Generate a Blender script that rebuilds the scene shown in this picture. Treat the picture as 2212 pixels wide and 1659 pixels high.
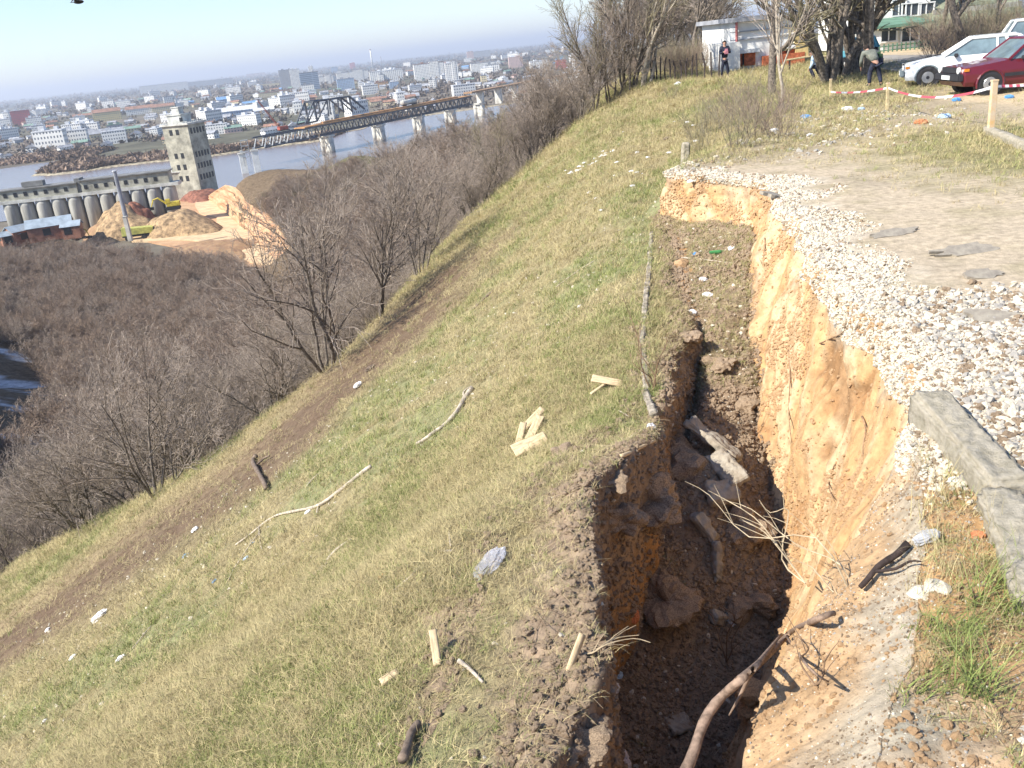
import bpy, bmesh, math, random
import numpy as np
from mathutils import Vector, Matrix
for o in list(bpy.data.objects): bpy.data.objects.remove(o)
scene=bpy.context.scene; COL=scene.collection
# ---------- pinhole of the photograph (2212 x 1659 working pixels) ----------
F=1950.;H=2.6;PITCH=math.radians(20.5);ROLL=math.radians(6.03)
CP,SP,CR,SR=math.cos(PITCH),math.sin(PITCH),math.cos(ROLL),math.sin(ROLL)
def ray(u,v):
    x=(u-1106)/F; y=-(v-829.5)/F
    xr= x*CR+y*SR; yr=-x*SR+y*CR
    return np.array([xr, CP+yr*SP, -SP+yr*CP])
def at_z(u,v,z):
    d=ray(u,v); return np.array([0,0,H])+d*((z-H)/d[2])
def at_y(u,v,y):
    d=ray(u,v); return np.array([0,0,H])+d*(y/d[1])
def proj(p):
    p=[np.asarray(p[0],float),np.asarray(p[1],float),np.asarray(p[2],float)-H]
    dep=p[1]*CP-p[2]*SP; yr=(p[1]*SP+p[2]*CP)/dep; xr=p[0]/dep
    return (1106+(xr*CR-yr*SR)*F, 829.5-(xr*SR+yr*CR)*F)
# ---------- numpy noise ----------
def _h(ix,iy,iz,s):
    n=(ix*374761393+iy*668265263+iz*1274126177+s*974711)&0xFFFFFFFF
    n=((n^(n>>13))*1274126177)&0xFFFFFFFF
    n=((n^(n>>16))*2246822519)&0xFFFFFFFF
    return ((n^(n>>15))&0xFFFFFF)/16777215.0
def vnoise(x,y,z=0.0,s=0):
    x=np.asarray(x,float);y=np.asarray(y,float);z=np.asarray(z,float)+np.zeros_like(x)
    fx,fy,fz=np.floor(x),np.floor(y),np.floor(z)
    ix,iy,iz=fx.astype(np.int64),fy.astype(np.int64),fz.astype(np.int64)
    a,b,c=x-fx,y-fy,z-fz
    a=a*a*(3-2*a);b=b*b*(3-2*b);c=c*c*(3-2*c)
    r=0
    for dx in (0,1):
        for dy in (0,1):
            for dz in (0,1):
                w=(a if dx else 1-a)*(b if dy else 1-b)*(c if dz else 1-c)
                r=r+w*_h(ix+dx,iy+dy,iz+dz,s)
    return r*2-1
def fbm(x,y,z=0.0,o=4,s=0,g=.5):
    r=0;a=1;t=0
    for i in range(o):
        k=2.03**i
        r=r+a*vnoise(np.asarray(x)*k+i*17.3,np.asarray(y)*k+i*5.1,np.asarray(z)*k+i*9.7,s+i); t+=a; a*=g
    return r/t
def sstep(a,b,x):
    t=np.clip((x-a)/(b-a),0,1); return t*t*(3-2*t)
# ---------- terrain ----------
# y : P2x  P2z | P3x P3z | P4x P4z | P5x P5z | P6x P6z | P7x P7z | P8x
T=np.array([
 [0.0,-1.9,-.7,-1.4,-.7,-1.4,-2.8,-1.2,-3.0,-1.1,-3.0,-.7,-.5,0.0],
 [2.0,-1.25,-.7,-.55,-.65,-.5,-2.8,-.35,-3.0,-.3,-3.0,0.25,-.45,.95],
 [3.4,-.75,-.7,.02,-.62,.0,-2.8,.2,-3.05,.35,-3.05,1.02,-.45,1.75],
 [4.0,-.5,-.7,.29,-.62,.2,-2.8,.4,-3.05,.62,-3.05,1.42,-.4,2.05],
 [5.0,-.3,-.72,.41,-.62,.32,-2.8,.75,-3.05,1.05,-3.0,2.0,-.7,2.5],
 [5.7,-.15,-.75,.45,-.65,.38,-2.8,.9,-3.05,1.35,-3.0,2.15,-1.1,2.8],
 [6.3,.0,-.8,.52,-.7,.45,-2.8,1.2,-3.05,1.75,-3.0,2.5,-1.2,3.1],
 [6.9,.3,-.85,.85,-.75,.75,-2.6,1.4,-2.9,2.1,-2.9,2.7,-1.3,3.2],
 [7.4,.65,-.9,1.22,-.85,1.18,-2.1,1.7,-2.3,2.4,-2.6,2.75,-1.3,3.26],
 [8.2,1.12,-.98,1.46,-.98,1.48,-1.75,1.95,-1.7,2.55,-2.35,2.8,-1.3,3.36],
 [9.0,1.5,-1.0,1.62,-1.05,1.75,-2.0,2.08,-1.6,2.72,-2.15,3.0,-1.2,3.46],
 [10.0,1.68,-1.,1.86,-1.1,2.02,-2.15,2.3,-1.6,2.9,-1.75,3.15,-1.0,3.58],
 [11.0,1.85,-1.,2.26,-1.1,2.4,-1.7,2.62,-1.32,3.12,-1.4,3.35,-.9,3.82],
 [12.0,2.02,-1.,2.5,-1.1,2.7,-1.18,2.9,-1.15,3.38,-1.2,3.62,-.7,4.08],
 [13.5,2.3,-1.,2.6,-1.05,2.9,-1.1,3.3,-1.1,3.82,-1.1,4.0,-.6,4.2],
 [15.2,2.62,-1.,2.95,-1.02,3.3,-1.,3.8,-.95,4.4,-.72,4.48,-.4,4.6],
 [16.2,2.8,-1.,3.05,-1.0,3.3,-.98,3.65,-.92,4.0,-.8,4.06,-.4,4.14],
 [17.2,2.97,-1.,3.1,-1.0,3.2,-1.,3.4,-.98,3.58,-.95,3.6,-.5,3.68],
 [17.8,3.05,-.98,3.1,-.95,3.14,-.93,3.18,-.9,3.25,-.85,3.28,-.45,3.36],
 [18.4,3.1,-.9,3.2,-.8,3.3,-.7,3.4,-.6,3.5,-.5,3.6,-.4,3.8],
 [20.,3.4,-.9,3.6,-.8,3.8,-.7,4.0,-.6,4.2,-.5,4.4,-.3,4.9],
 [24.,4.0,-.95,4.4,-.85,4.8,-.7,5.2,-.6,5.7,-.5,6.2,-.3,7.2],
 [30.,4.8,-1.0,5.4,-.85,6.,-.7,6.7,-.55,7.5,-.4,8.4,-.25,9.6],
 [36.,5.5,-1.0,6.4,-.85,7.3,-.7,8.2,-.5,9.,-.35,10.,-.2,11.2],
 [42.,6.2,-1.0,7.2,-.8,8.,-.6,8.8,-.4,9.4,-.3,10.2,-.15,11.2],
 [47.,6.6,-1.0,7.4,-.7,7.9,-.5,8.4,-.35,8.9,-.2,9.3,-.1,9.9],
 [51.,6.7,-1.0,7.1,-.7,7.4,-.5,7.7,-.35,8.,-.2,8.3,-.1,8.8],
 [60.,7.2,-1.2,7.5,-.9,7.8,-.7,8.1,-.5,8.5,-.3,9.,-.1,9.8],
 [80.,9.,-1.5,10.,-.9,10.5,-.7,11.,-.5,12.,-.3,13,-.1,14.],
 [130.,14.,-2,16.,-1.,17.,-.7,18.,-.5,19.,-.3,20,-.1,22.]])
def prof(y):
    """control points (x,z) P2..P8 at y -> arrays (7,n)"""
    y=np.asarray(y,float)
    c=[np.interp(y,T[:,0],T[:,k]) for k in range(1,14)]
    X=np.array([c[0],c[2],c[4],c[6],c[8],c[10],c[12]])
    Z=np.array([c[1],c[3],c[5],c[7],c[9],c[11],np.zeros_like(c[0])])
    return X,Z
BND=None
def slopeZ(x,y):
    X,Z=prof(y); w=np.maximum(X[0]-x,0)
    return Z[0]-.577*(np.sqrt(w*w+.3)-np.sqrt(.3))
def crackZ(x,y):
    x=np.atleast_1d(np.asarray(x,float)); y=np.atleast_1d(np.asarray(y,float))
    X,Z=prof(y)
    z=slopeZ(x,y)
    for k in range(6):
        m=(x>=X[k])&(x<X[k+1])
        t=np.clip((x-X[k])/np.maximum(X[k+1]-X[k],1e-4),0,1)
        z=np.where(m,Z[k]+(Z[k+1]-Z[k])*t,z)
    return np.where(x>=X[6],0,z)
# ---------- camera, sky, sun, exposure ----------
cam=bpy.data.cameras.new('camera'); cam.sensor_width=36; cam.lens=36*F/2212.; cam.clip_start=.05; cam.clip_end=120000
camo=bpy.data.objects.new('camera',cam); COL.objects.link(camo)
rt=Vector((CR,-SP*SR,-CP*SR)); up=Vector((SR,SP*CR,CP*CR)); bk=rt.cross(up)
M=Matrix((rt,up,bk)).transposed().to_4x4(); M.translation=(0,0,H); camo.matrix_world=M
scene.camera=camo
SUN_EL=math.radians(42); SUN_DIR=Vector((-.9*math.cos(SUN_EL),-.436*math.cos(SUN_EL),math.sin(SUN_EL)))
w=bpy.data.worlds.new('World'); scene.world=w; w.use_nodes=True
nt=w.node_tree; bg=nt.nodes['Background']
sk=nt.nodes.new('ShaderNodeTexSky'); sk.sky_type='NISHITA'; sk.sun_disc=False
sk.sun_elevation=SUN_EL; sk.sun_rotation=math.atan2(SUN_DIR.x,SUN_DIR.y)
sk.altitude=100; sk.air_density=1.0; sk.dust_density=.35; sk.ozone_density=2.5
tn=nt.nodes.new('ShaderNodeMix'); tn.data_type='RGBA'; tn.blend_type='MULTIPLY'; tn.inputs['Factor'].default_value=1; tn.inputs['B'].default_value=(.95,.99,1.12,1); nt.links.new(sk.outputs[0],tn.inputs['A']); nt.links.new(tn.outputs['Result'],bg.inputs[0]); bg.inputs[1].default_value=.105
sl=bpy.data.lights.new('sun','SUN'); sl.energy=4.6; sl.angle=math.radians(.5); sl.color=(1,.94,.84)
so=bpy.data.objects.new('sun',sl); COL.objects.link(so); so.rotation_euler=SUN_DIR.to_track_quat('Z','Y').to_euler()
scene.view_settings.view_transform='Standard'; scene.view_settings.look='None'; scene.view_settings.gamma=1
scene.view_settings.exposure=.92
# ---------- object helpers ----------
def tag(o,label=None,cat=None,group=None,kind=None):
    if label: o['label']=label
    if cat: o['category']=cat
    if group: o['group']=group
    if kind: o['kind']=kind
    return o
def empty(name,loc=(0,0,0),rz=0.,**k):
    o=bpy.data.objects.new(name,None); COL.objects.link(o); o.location=loc; o.rotation_euler=(0,0,rz); o.empty_display_size=.2
    return tag(o,**k)
def link(name,me,mat=None,parent=None,**k):
    o=bpy.data.objects.new(name,me); COL.objects.link(o)
    if mat is not None and not len(me.materials): me.materials.append(mat)
    if parent: o.parent=parent
    return tag(o,**k)
def mesh_np(name,V,Fq,smooth=True,cols=None,mats=None,fm=None):
    """V (n,3); Fq (m,3|4) int array"""
    me=bpy.data.meshes.new(name); V=np.asarray(V,np.float32); Fq=np.asarray(Fq,np.int32)
    k=Fq.shape[1]; me.vertices.add(len(V)); me.vertices.foreach_set('co',V.ravel())
    me.loops.add(Fq.size); me.loops.foreach_set('vertex_index',Fq.ravel())
    me.polygons.add(len(Fq)); me.polygons.foreach_set('loop_start',np.arange(0,Fq.size,k,dtype=np.int32))
    try: me.polygons.foreach_set('loop_total',np.full(len(Fq),k,np.int32))
    except Exception: pass
    me.polygons.foreach_set('use_smooth',np.full(len(Fq),smooth))
    if mats:
        for m in mats: me.materials.append(m)
        if fm is not None: me.polygons.foreach_set('material_index',np.asarray(fm,np.int32))
    me.update(calc_edges=True)
    if cols is not None:
        a=me.color_attributes.new('Col','FLOAT_COLOR','POINT')
        c=np.ones((len(V),4),np.float32); c[:,:cols.shape[1]]=cols; a.data.foreach_set('color',c.ravel())
    me.validate()
    return me
class MB:
    """collects shapes, builds ONE mesh"""
    def __init__(s): s.v=[]; s.f=[]
    def add(s,v,f):
        n=len(s.v); s.v+= [tuple(map(float,p)) for p in v]; s.f+=[tuple(n+i for i in q) for q in f]; return s
    def box(s,c,d,rot=None,taper=1.):
        hx,hy,hz=d[0]/2,d[1]/2,d[2]/2
        vs=[]
        for z,k in ((-hz,1.),(hz,taper)):
            for x,y in ((-hx,-hy),(hx,-hy),(hx,hy),(-hx,hy)):
                p=Vector((x*k,y*k,z))
                if rot is not None: p=rot@p
                vs.append(p+Vector(c))
        return s.add(vs,[(3,2,1,0),(4,5,6,7),(0,1,5,4),(1,2,6,5),(2,3,7,6),(3,0,4,7)])
    def tube(s,pts,rad,n=8,cap=True):
        pts=[Vector(p) for p in pts]; 
        if not hasattr(rad,'__len__'): rad=[rad]*len(pts)
        vs=[];fs=[]; ref=None
        for i,p in enumerate(pts):
            t=(pts[min(i+1,len(pts)-1)]-pts[max(i-1,0)]).normalized()
            if ref is None: ref=t.orthogonal().normalized()
            a=(ref-t*ref.dot(t)).normalized(); ref=a; b=t.cross(a)
            for k in range(n):
                q=2*math.pi*k/n; vs.append(p+(a*math.cos(q)+b*math.sin(q))*rad[i])
        for i in range(len(pts)-1):
            for k in range(n): fs.append((i*n+k,i*n+(k+1)%n,(i+1)*n+(k+1)%n,(i+1)*n+k))
        if cap: fs.append(tuple(range(n-1,-1,-1))); fs.append(tuple((len(pts)-1)*n+k for k in range(n)))
        return s.add(vs,fs)
    def prism(s,poly,z0,z1,ax='z'):
        n=len(poly)
        def P(a,b,c): return (a,b,c) if ax=='z' else ((a,c,b) if ax=='y' else (c,a,b))
        v=[P(a,b,z0) for a,b in poly]+[P(a,b,z1) for a,b in poly]
        return s.add(v,[tuple(range(n-1,-1,-1)),tuple(range(n,2*n))]+[(i,(i+1)%n,n+(i+1)%n,n+i) for i in range(n)])
    def build(s,name,mat=None,parent=None,smooth=False,bevel=0,sub=0,**k):
        me=bpy.data.meshes.new(name); me.from_pydata(s.v,[],s.f); me.validate()
        bm=bmesh.new(); bm.from_mesh(me); bmesh.ops.recalc_face_normals(bm,faces=bm.faces)
        if bevel: bmesh.ops.bevel(bm,geom=bm.edges[:],offset=bevel,segments=2,affect='EDGES')
        if sub: bmesh.ops.subdivide_edges(bm,edges=bm.edges[:],cuts=sub,use_grid_fill=True)
        bm.to_mesh(me); bm.free()
        if smooth: me.polygons.foreach_set('use_smooth',[True]*len(me.polygons))
        me.update(); return link(name,me,mat,parent,**k)
def copy_thing(o,parent=None):
    c=o.copy(); COL.objects.link(c); c.parent=parent
    for ch in o.children: copy_thing(ch,c)
    return c
# ---------- materials ----------
def nn(nt,t,**k):
    n=nt.nodes.new(t)
    for a,b in k.items(): setattr(n,a,b)
    return n
def material(name,col,rough=.85,var=.25,scale=4.,bump=.3,bdist=.02,metal=0.,attr=False,det=8,col2=None,coords='Object',spec=.3,bscale=None,alpha=1.,trans=0.,sub2=0.,stretch=None):
    m=bpy.data.materials.new(name); m.use_nodes=True; nt=m.node_tree; b=nt.nodes['Principled BSDF']
    b.inputs['Roughness'].default_value=rough; b.inputs['Metallic'].default_value=metal
    b.inputs['Specular IOR Level'].default_value=spec
    tc=nn(nt,'ShaderNodeTexCoord'); src=tc.outputs[coords]
    if coords=='World':pass
    if stretch:
        mp=nn(nt,'ShaderNodeMapping'); mp.inputs['Scale'].default_value=stretch; nt.links.new(src,mp.inputs[0]); src=mp.outputs[0]
    nz=nn(nt,'ShaderNodeTexNoise'); nz.inputs['Scale'].default_value=scale; nz.inputs['Detail'].default_value=det; nz.inputs['Roughness'].default_value=.65
    nt.links.new(src,nz.inputs['Vector'])
    mx=nn(nt,'ShaderNodeMix',data_type='RGBA')
    c2=col2 if col2 else tuple(max(0,c*(1-2*var)) for c in col[:3]); c1=col if col2 else tuple(min(1,c*(1+var*.9)) for c in col[:3])
    if attr:
        at=nn(nt,'ShaderNodeAttribute',attribute_name='Col')
        mr=nn(nt,'ShaderNodeMapRange'); mr.inputs['From Min'].default_value=.3; mr.inputs['From Max'].default_value=.7
        mr.inputs['To Min'].default_value=1-var*1.6; mr.inputs['To Max'].default_value=1+var
        nt.links.new(nz.outputs['Fac'],mr.inputs['Value'])
        vm=nn(nt,'ShaderNodeVectorMath',operation='SCALE'); nt.links.new(at.outputs['Color'],vm.inputs[0]); nt.links.new(mr.outputs[0],vm.inputs['Scale'])
        nt.links.new(vm.outputs[0],b.inputs['Base Color'])
    else:
        rp=nn(nt,'ShaderNodeMapRange'); rp.inputs['From Min'].default_value=.35; rp.inputs['From Max'].default_value=.65
        nt.links.new(nz.outputs['Fac'],rp.inputs['Value']); nt.links.new(rp.outputs[0],mx.inputs['Factor'])
        mx.inputs['A'].default_value=(*c1[:3],1); mx.inputs['B'].default_value=(*c2[:3],1)
        nt.links.new(mx.outputs['Result'],b.inputs['Base Color'])
    if bump:
        n2=nn(nt,'ShaderNodeTexNoise'); n2.inputs['Scale'].default_value=bscale or scale*4; n2.inputs['Detail'].default_value=8; n2.inputs['Roughness'].default_value=.7
        nt.links.new(src,n2.inputs['Vector'])
        bp=nn(nt,'ShaderNodeBump'); bp.inputs['Strength'].default_value=bump; bp.inputs['Distance'].default_value=bdist
        nt.links.new(n2.outputs['Fac'],bp.inputs['Height']); nt.links.new(bp.outputs[0],b.inputs['Normal'])
    if alpha<1: b.inputs['Alpha'].default_value=alpha
    if trans: b.inputs['Transmission Weight'].default_value=trans
    return m
MT={}
def mt(name,*a,**k):
    if name not in MT: MT[name]=material(name,*a,**k)
    return MT[name]
# ---------- middle ground ----------
BX=np.array([-200,-60,-40,-26.8,-13.4,-9.7,-6.2,-4.7,-1.6,3.75,8.5,14]); BY=np.array([60,46,44,40.6,29.5,27.8,29.2,32.7,44.4,50.5,53.5,56])
QPIX=[(0,520),(0,398),(430,400),(480,400)]
PXC=[(1300,235,90,0),(1200,257,125,0),(1060,285,185,0),(900,312,245,0),(750,338,310,0),(600,368,352,0),(540,388,362,0),
 (1000,340,150,0),(850,400,190,0),(700,420,250,-1),(640,440,282,-1),(900,470,125,-4),(780,500,150,-5),(690,520,195,-5),(660,500,230,-3),(640,545,222,-5),(560,600,190,-6),(1130,330,120,-1)]
CPTS=np.array([tuple(at_y(u,v,y)+np.array([0,0,dz])) for u,v,y,dz in PXC]+[
 (-150,400,-51),(-95,400,-51),(-20,370,-48),(30,300,-46),(25,220,-26),(60,200,-30),(60,320,-50),
 (30,130,-3),(40,160,-9),(-5,62,-13),(-14,60,-19),(-25,75,-29),(-40,95,-37),(-60,120,-42),(0,75,-11),(4,66,-7),(6.5,60,-4),(9,75,-3.5),(2,95,-11),
 (-80,150,-45),(-85,200,-50),(-105,215,-50),(-135,260,-52),(-150,320,-52),(-220,330,-52),(-30,48,-26),(-20,45,-22),(-38,62,-31),(-50,55,-33),(-58,80,-37),(-50,90,-36),
 (-8,45,-12),(-12,38,-13),(-2,55,-8.5),(-75,60,-24),(-90,66,8),(-108,92,6),(-96,50,-6),(-140,80,4),(-128,128,6),(-158,168,5),(-195,205,2),(-80,112,-34),(-98,150,-42),(-128,200,-48),(-80,30,-40),(-110,20,-42),(-60,30,-36),(-60,0,-36),(-40,40,-26),(-45,20,-27)],float)  # high points at far left: unseen ridge, added to shade the snowy hollow
topl=[(440,430,435),(462,414,400),(487,399,368),(503,402,352),(515,415,340),(524,432,330),(545,445,315),(552,455,308),(572,458,298),(580,468,291),(590,480,285),(602,487,280),(607,505,273),(620,520,267),(628,535,261),(640,560,253),(660,580,246)]
botl=[(440,432),(462,440),(475,452),(490,462),(503,474),(515,485),(526,495),(540,507),(552,520),(562,530),(575,545),(588,556),(600,568),(612,578),(625,588)]
TL=[np.array(at_y(u,v,y)) for u,v,y in topl]; BL=[np.array(at_z(u,v,-49.9)) for u,v in botl]
CPTS=np.concatenate([CPTS,[p-[0,0,1.5] for p in TL[0:13:3]],[p-[3,2,2.5] for p in BL[0:13:4]]])
def _tps():
    P=CPTS[:,:2]/100; n=len(P)
    r=np.linalg.norm(P[:,None]-P[None],axis=2)
    K=np.sqrt(r*r+.0004)
    A=np.zeros((n+3,n+3)); A[:n,:n]=K; A[:n,n]=1; A[:n,n+1:]=P; A[n,:n]=1; A[n+1:,:n]=P.T
    b=np.zeros(n+3); b[:n]=CPTS[:,2]
    return P,np.linalg.solve(A,b)
_P,_W=_tps()
def tpsZ(x,y):
    x=np.asarray(x,float);y=np.asarray(y,float); r=_W[-3]+_W[-2]*x/100+_W[-1]*y/100
    for (px,py),w in zip(_P,_W[:-3]): r=r+w*np.sqrt((x/100-px)**2+(y/100-py)**2+.0004)
    return r
def Zb(x,y):
    x=np.atleast_1d(np.asarray(x,float)); y=np.atleast_1d(np.asarray(y,float))
    a=crackZ(x,y); t=tpsZ(x,y)
    D=y-np.interp(x,BX,BY); b=sstep(-1,7,D)
    X8=np.interp(y,T[:,0],T[:,13])
    b=b*(1-sstep(-2.5,0,x-X8)*(y<125))
    b=np.maximum(b,sstep(-40,-52,x))
    z=a*(1-b)+t*b
    z=np.where(y>370,z+(-51-z)*sstep(370,420,y),z)
    z=np.where(inpolyA(x,y,CUT)&(y>225),-51.5,z)
    return np.maximum(z,-51.6)
def inpolyA(x,y,P):
    c=np.zeros(x.shape,bool)
    for (a,b),(d,e) in zip(P,P[1:]+P[:1]):
        c^=((b>y)!=(e>y))&(x<(d-a)*(y-b)/((e-b) or 1e-9)+a)
    return c
CUT=[tuple(p[:2]+np.array([-1.0,-.6])) for p in TL]+[tuple(at_z(u,v,-49.9)[:2]) for u,v in [(640,596),(590,600),(480,575),(330,528),(150,535),(0,535),(-200,560),(-200,400),(0,398),(430,404)]]
def hit(u,v,f=None,t0=2.,t1=500.,n=7000,lift=0.):
    f=f or Zb; d=ray(u,v); ts=np.geomspace(t0,t1,n); P=np.array([0,0,H])+ts[:,None]*d
    z=f(P[:,0],P[:,1]); k=int(np.argmax(P[:,2]<z)); 
    return Vector((P[k,0],P[k,1],float(z[k])+lift))
def hitc(u,v,lim=110,lift=0.):
    while True:
        P=hit(u,v,lift=lift)
        if 2.6<P.length<lim: return P
        v+=5
def gz(x,y): return float(Zb(x,y)[0])
def nrm(x,y,e=.15):
    return Vector((gz(x-e,y)-gz(x+e,y),gz(x,y-e)-gz(x,y+e),2*e)).normalized()
# foreground: profiles lofted along y
NS=[(0,1,230),(1,2,46),(2,3,46),(3,4,46),(4,5,60),(5,6,60),(6,7,50),(7,8,150)]
ys=[1.3]
while ys[-1]<60: ys.append(ys[-1]+.0046*max(ys[-1],3.))
ys=np.array(ys); PX,PZ=prof(ys)
xl=PX[0]-30.; ga=fbm(ys*.9,0*ys,0,4,3)*.12; 
cols_x=[];cols_z=[];seg=[];tt=[]
# wobble the control curves so edges are ragged
wob=lambda k,a,f: a*fbm(ys*f,0*ys+k*7.7,0,5,20+k,.6)*np.clip((18.5-ys)/3,.15,1)
PX[1]+=wob(1,.16,1.3); PX[2]+=wob(2,.16,1.3); PX[3]+=wob(3,.14,1.5); PX[4]+=wob(4,.08,2); PX[5]+=wob(5,.12,1.5); PX[6]+=wob(6,.16,1.2)
for a in range(1,7): PX[a]=np.maximum(PX[a],PX[a-1]+.02)
for (a,b,n) in NS:
    t=np.linspace(0,1,n,endpoint=(b==8))
    for q in t:
        if a==0:
            s=(1-q)**2.2; x=PX[0]-30*s; z=None
        elif a==7:
            s=q**2.0; x=PX[6]+28*s*np.clip(ys/14,.35,1); z=0*x
        else:
            x=PX[a-1]+(PX[a]-PX[a-1])*q; z=PZ[a-1]+(PZ[a]-PZ[a-1])*q
        cols_x.append(x); cols_z.append(z); seg.append(a); tt.append(q)
GXf=np.array(cols_x); ncol=len(cols_x); nrow=len(ys)
GYf=np.repeat(ys[None],ncol,0)
GZf=np.empty_like(GXf)
segA=np.repeat(np.array(seg)[:,None],nrow,1); ttA=np.repeat(np.array(tt)[:,None],nrow,1)
for i,z in enumerate(cols_z):
    GZf[i]=Zb(GXf[i],ys) if z is None else z
print('foreground grid',GXf.shape)
X,Y,Z=GXf,GYf,GZf
crk=np.clip((18.3-Y)/.8,0,1)           # 1 in the collapsed part
def nz(f,o=5,s=0,zs=1.,ysf=1.,xs=1.,g=.5): return fbm(X*f*xs,Y*f*ysf,Z*f*zs,o,s,g)
wallL=((segA==2)).astype(float)*crk; wallR=((segA==5)|(segA==6)).astype(float)*crk
flo=((segA==3)|(segA==4)|(segA==1)).astype(float)*crk*np.where(segA==1,sstep(0,1,ttA),1.)
soil=nz(7.,5,1,g=.6); clod=1-2*np.abs(nz(5.,4,2)); clod2=1-2*np.abs(nz(14.,3,3))
sl_=Y-.9*Z; al_=Z+.5*Y; groove=fbm(sl_*4.,0*X,al_*.5,5,4,.58); big=nz(1.6,4,5)
dx=np.zeros_like(X); dz=np.zeros_like(X); dy=np.zeros_like(X)
fadeT=np.clip(np.minimum(ttA,1-ttA)*8,0,1)
nF_=np.where(segA==6,sstep(4.,5.4,Y),1.); dx+=wallR*(groove*.13*nF_+clod*.035+clod2*.016+big*.12)*np.where((segA==5),np.clip(ttA*6,0.1,1),np.clip((1-ttA)*3,0.03,1))
dz+=(segA==6)*(1-sstep(4.,5.4,Y))*(clod*.035+clod2*.02+soil*.04)*np.clip(ttA*4,0,1)*np.clip((1-ttA)*4,0,1)
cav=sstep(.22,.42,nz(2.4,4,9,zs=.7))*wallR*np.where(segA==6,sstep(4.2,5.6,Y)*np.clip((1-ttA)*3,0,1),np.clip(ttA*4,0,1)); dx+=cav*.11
dx+=wallL*(groove*.05+clod*.07+big*.12+clod2*.02)
dz+=flo*(clod*.05+big*.10+clod2*.022+soil*.03)
pl=np.clip(X-PX[6],0,3); platW=((segA==7)).astype(float)
dz+=platW*sstep(0,.12,pl)*(np.exp(-pl*1.2)*(soil*.05+clod2*.02)+soil*.008)+platW*big*.03*sstep(0,1,pl)
nearlip=np.exp(-np.clip(PX[0]-X,0,9)/.6)
dz+=((segA==0)|(segA==1))*(big*.06+soil*.02+nearlip*(clod*.03+clod2*.02)+nz(.45,4,8)*.22*(1-nearlip))*np.where(segA==1,1-ttA,1)
# trampled bands low on the slope
wS=PX[0]-X
def blur(a,n=3):
    for _ in range(n):
        b=a.copy(); b[1:-1]=(a[:-2]+2*a[1:-1]+a[2:])/4; a=b
    return a
dx=blur(dx,9); dz=blur(dz,9)
GXf=X+dx; GYf=Y+dy; GZf=Z+dz
# colours (albedo, plus shade painted into the scarp cavities)
def C(*c): return np.array(c)
def mixc(A,B,t): return A+(B-A)*t[...,None]
STRAW=C(.36,.30,.165); GREEN=C(.235,.235,.115); DIRT=C(.33,.245,.165); DARKD=C(.21,.15,.10); ORG=C(.53,.325,.155); ORG2=C(.60,.44,.26); PALE=C(.60,.55,.45); ASPH=C(.50,.41,.29); DUST=C(.59,.46,.29); GREYD=C(.33,.275,.20)
n1=fbm(X*.6,Y*.6,0,4,31); n2=fbm(X*2.5,Y*2.5,0,4,32); n3=nz(3,4,33)
K=np.zeros(X.shape+(3,))+STRAW*.8
K=mixc(K,np.broadcast_to(GREEN,K.shape),sstep(-.15,.4,n1+.35*n2+.1))
# bare dirt next to the lip
lip=sstep(.5,.0,wS+.8*n2)*(segA==0)*np.clip((19-Y)/3,0,1)*sstep(13.,8.,Y+2*n1)
K=mixc(K,np.broadcast_to(DIRT,K.shape),lip)
def pdist(x,y,PL):
    d=np.full(np.shape(x),1e9)
    for (a,b),(c,e) in zip(PL[:-1],PL[1:]):
        t=np.clip(((x-a)*(c-a)+(y-b)*(e-b))/((c-a)**2+(e-b)**2),0,1); d=np.minimum(d,np.hypot(x-a-t*(c-a),y-b-t*(e-b)))
    return d
BP1=[(-24,19),(-13.2,19.3),(-9.6,19.4),(-6.1,19.3),(-4.7,21.5),(-3.3,24.),(-2.3,30)]; BP2=[(-20,24),(-12,22.5),(-7.5,22.3),(-5.8,23.5),(-5,27)]
bandA=np.exp(-((pdist(X,Y,BP1)+.9*n1)/2.9)**2); bandB=np.exp(-((pdist(X,Y,BP2)+.6*n1)/2.6)**2)
K=mixc(K,np.broadcast_to(C(.29,.22,.13),K.shape),np.clip(bandB*(segA==0),0,1))
K=mixc(K,np.broadcast_to(C(.15,.105,.07),K.shape),np.clip(bandA*(segA==0)*(1.1+.6*n2),0,1))
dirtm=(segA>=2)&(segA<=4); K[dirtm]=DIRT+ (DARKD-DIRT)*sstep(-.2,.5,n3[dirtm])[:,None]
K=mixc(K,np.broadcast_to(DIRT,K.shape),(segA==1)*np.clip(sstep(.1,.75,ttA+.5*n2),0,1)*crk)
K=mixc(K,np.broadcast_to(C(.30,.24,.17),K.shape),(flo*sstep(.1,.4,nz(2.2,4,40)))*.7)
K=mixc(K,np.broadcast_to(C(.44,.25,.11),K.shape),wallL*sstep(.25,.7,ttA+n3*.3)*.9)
wc=mixc(np.broadcast_to(ORG,K.shape),np.broadcast_to(ORG2,K.shape),sstep(-.25,.35,fbm(sl_*3.5,0*X,al_*.35,5,41)))
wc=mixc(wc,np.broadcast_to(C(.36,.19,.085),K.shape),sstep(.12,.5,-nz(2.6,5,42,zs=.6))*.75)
wc=mixc(wc,np.broadcast_to(C(.40,.31,.22),K.shape),sstep(.05,.45,nz(1.4,4,43))*sstep(-2,-.6,Z)*.6)
wc=mixc(wc,np.broadcast_to(C(.27,.145,.065),K.shape),cav*.8)  # cavities painted darker, the shade of the hollows put into the colour
nearF=sstep(4.3,5.6,Y+.5*n2); wc=mixc(wc,mixc(np.broadcast_to(C(.50,.33,.18),K.shape),np.broadcast_to(C(.42,.35,.25),K.shape),sstep(.35,.8,ttA+.35*n3)),(segA==6)*(1-nearF))
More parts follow.
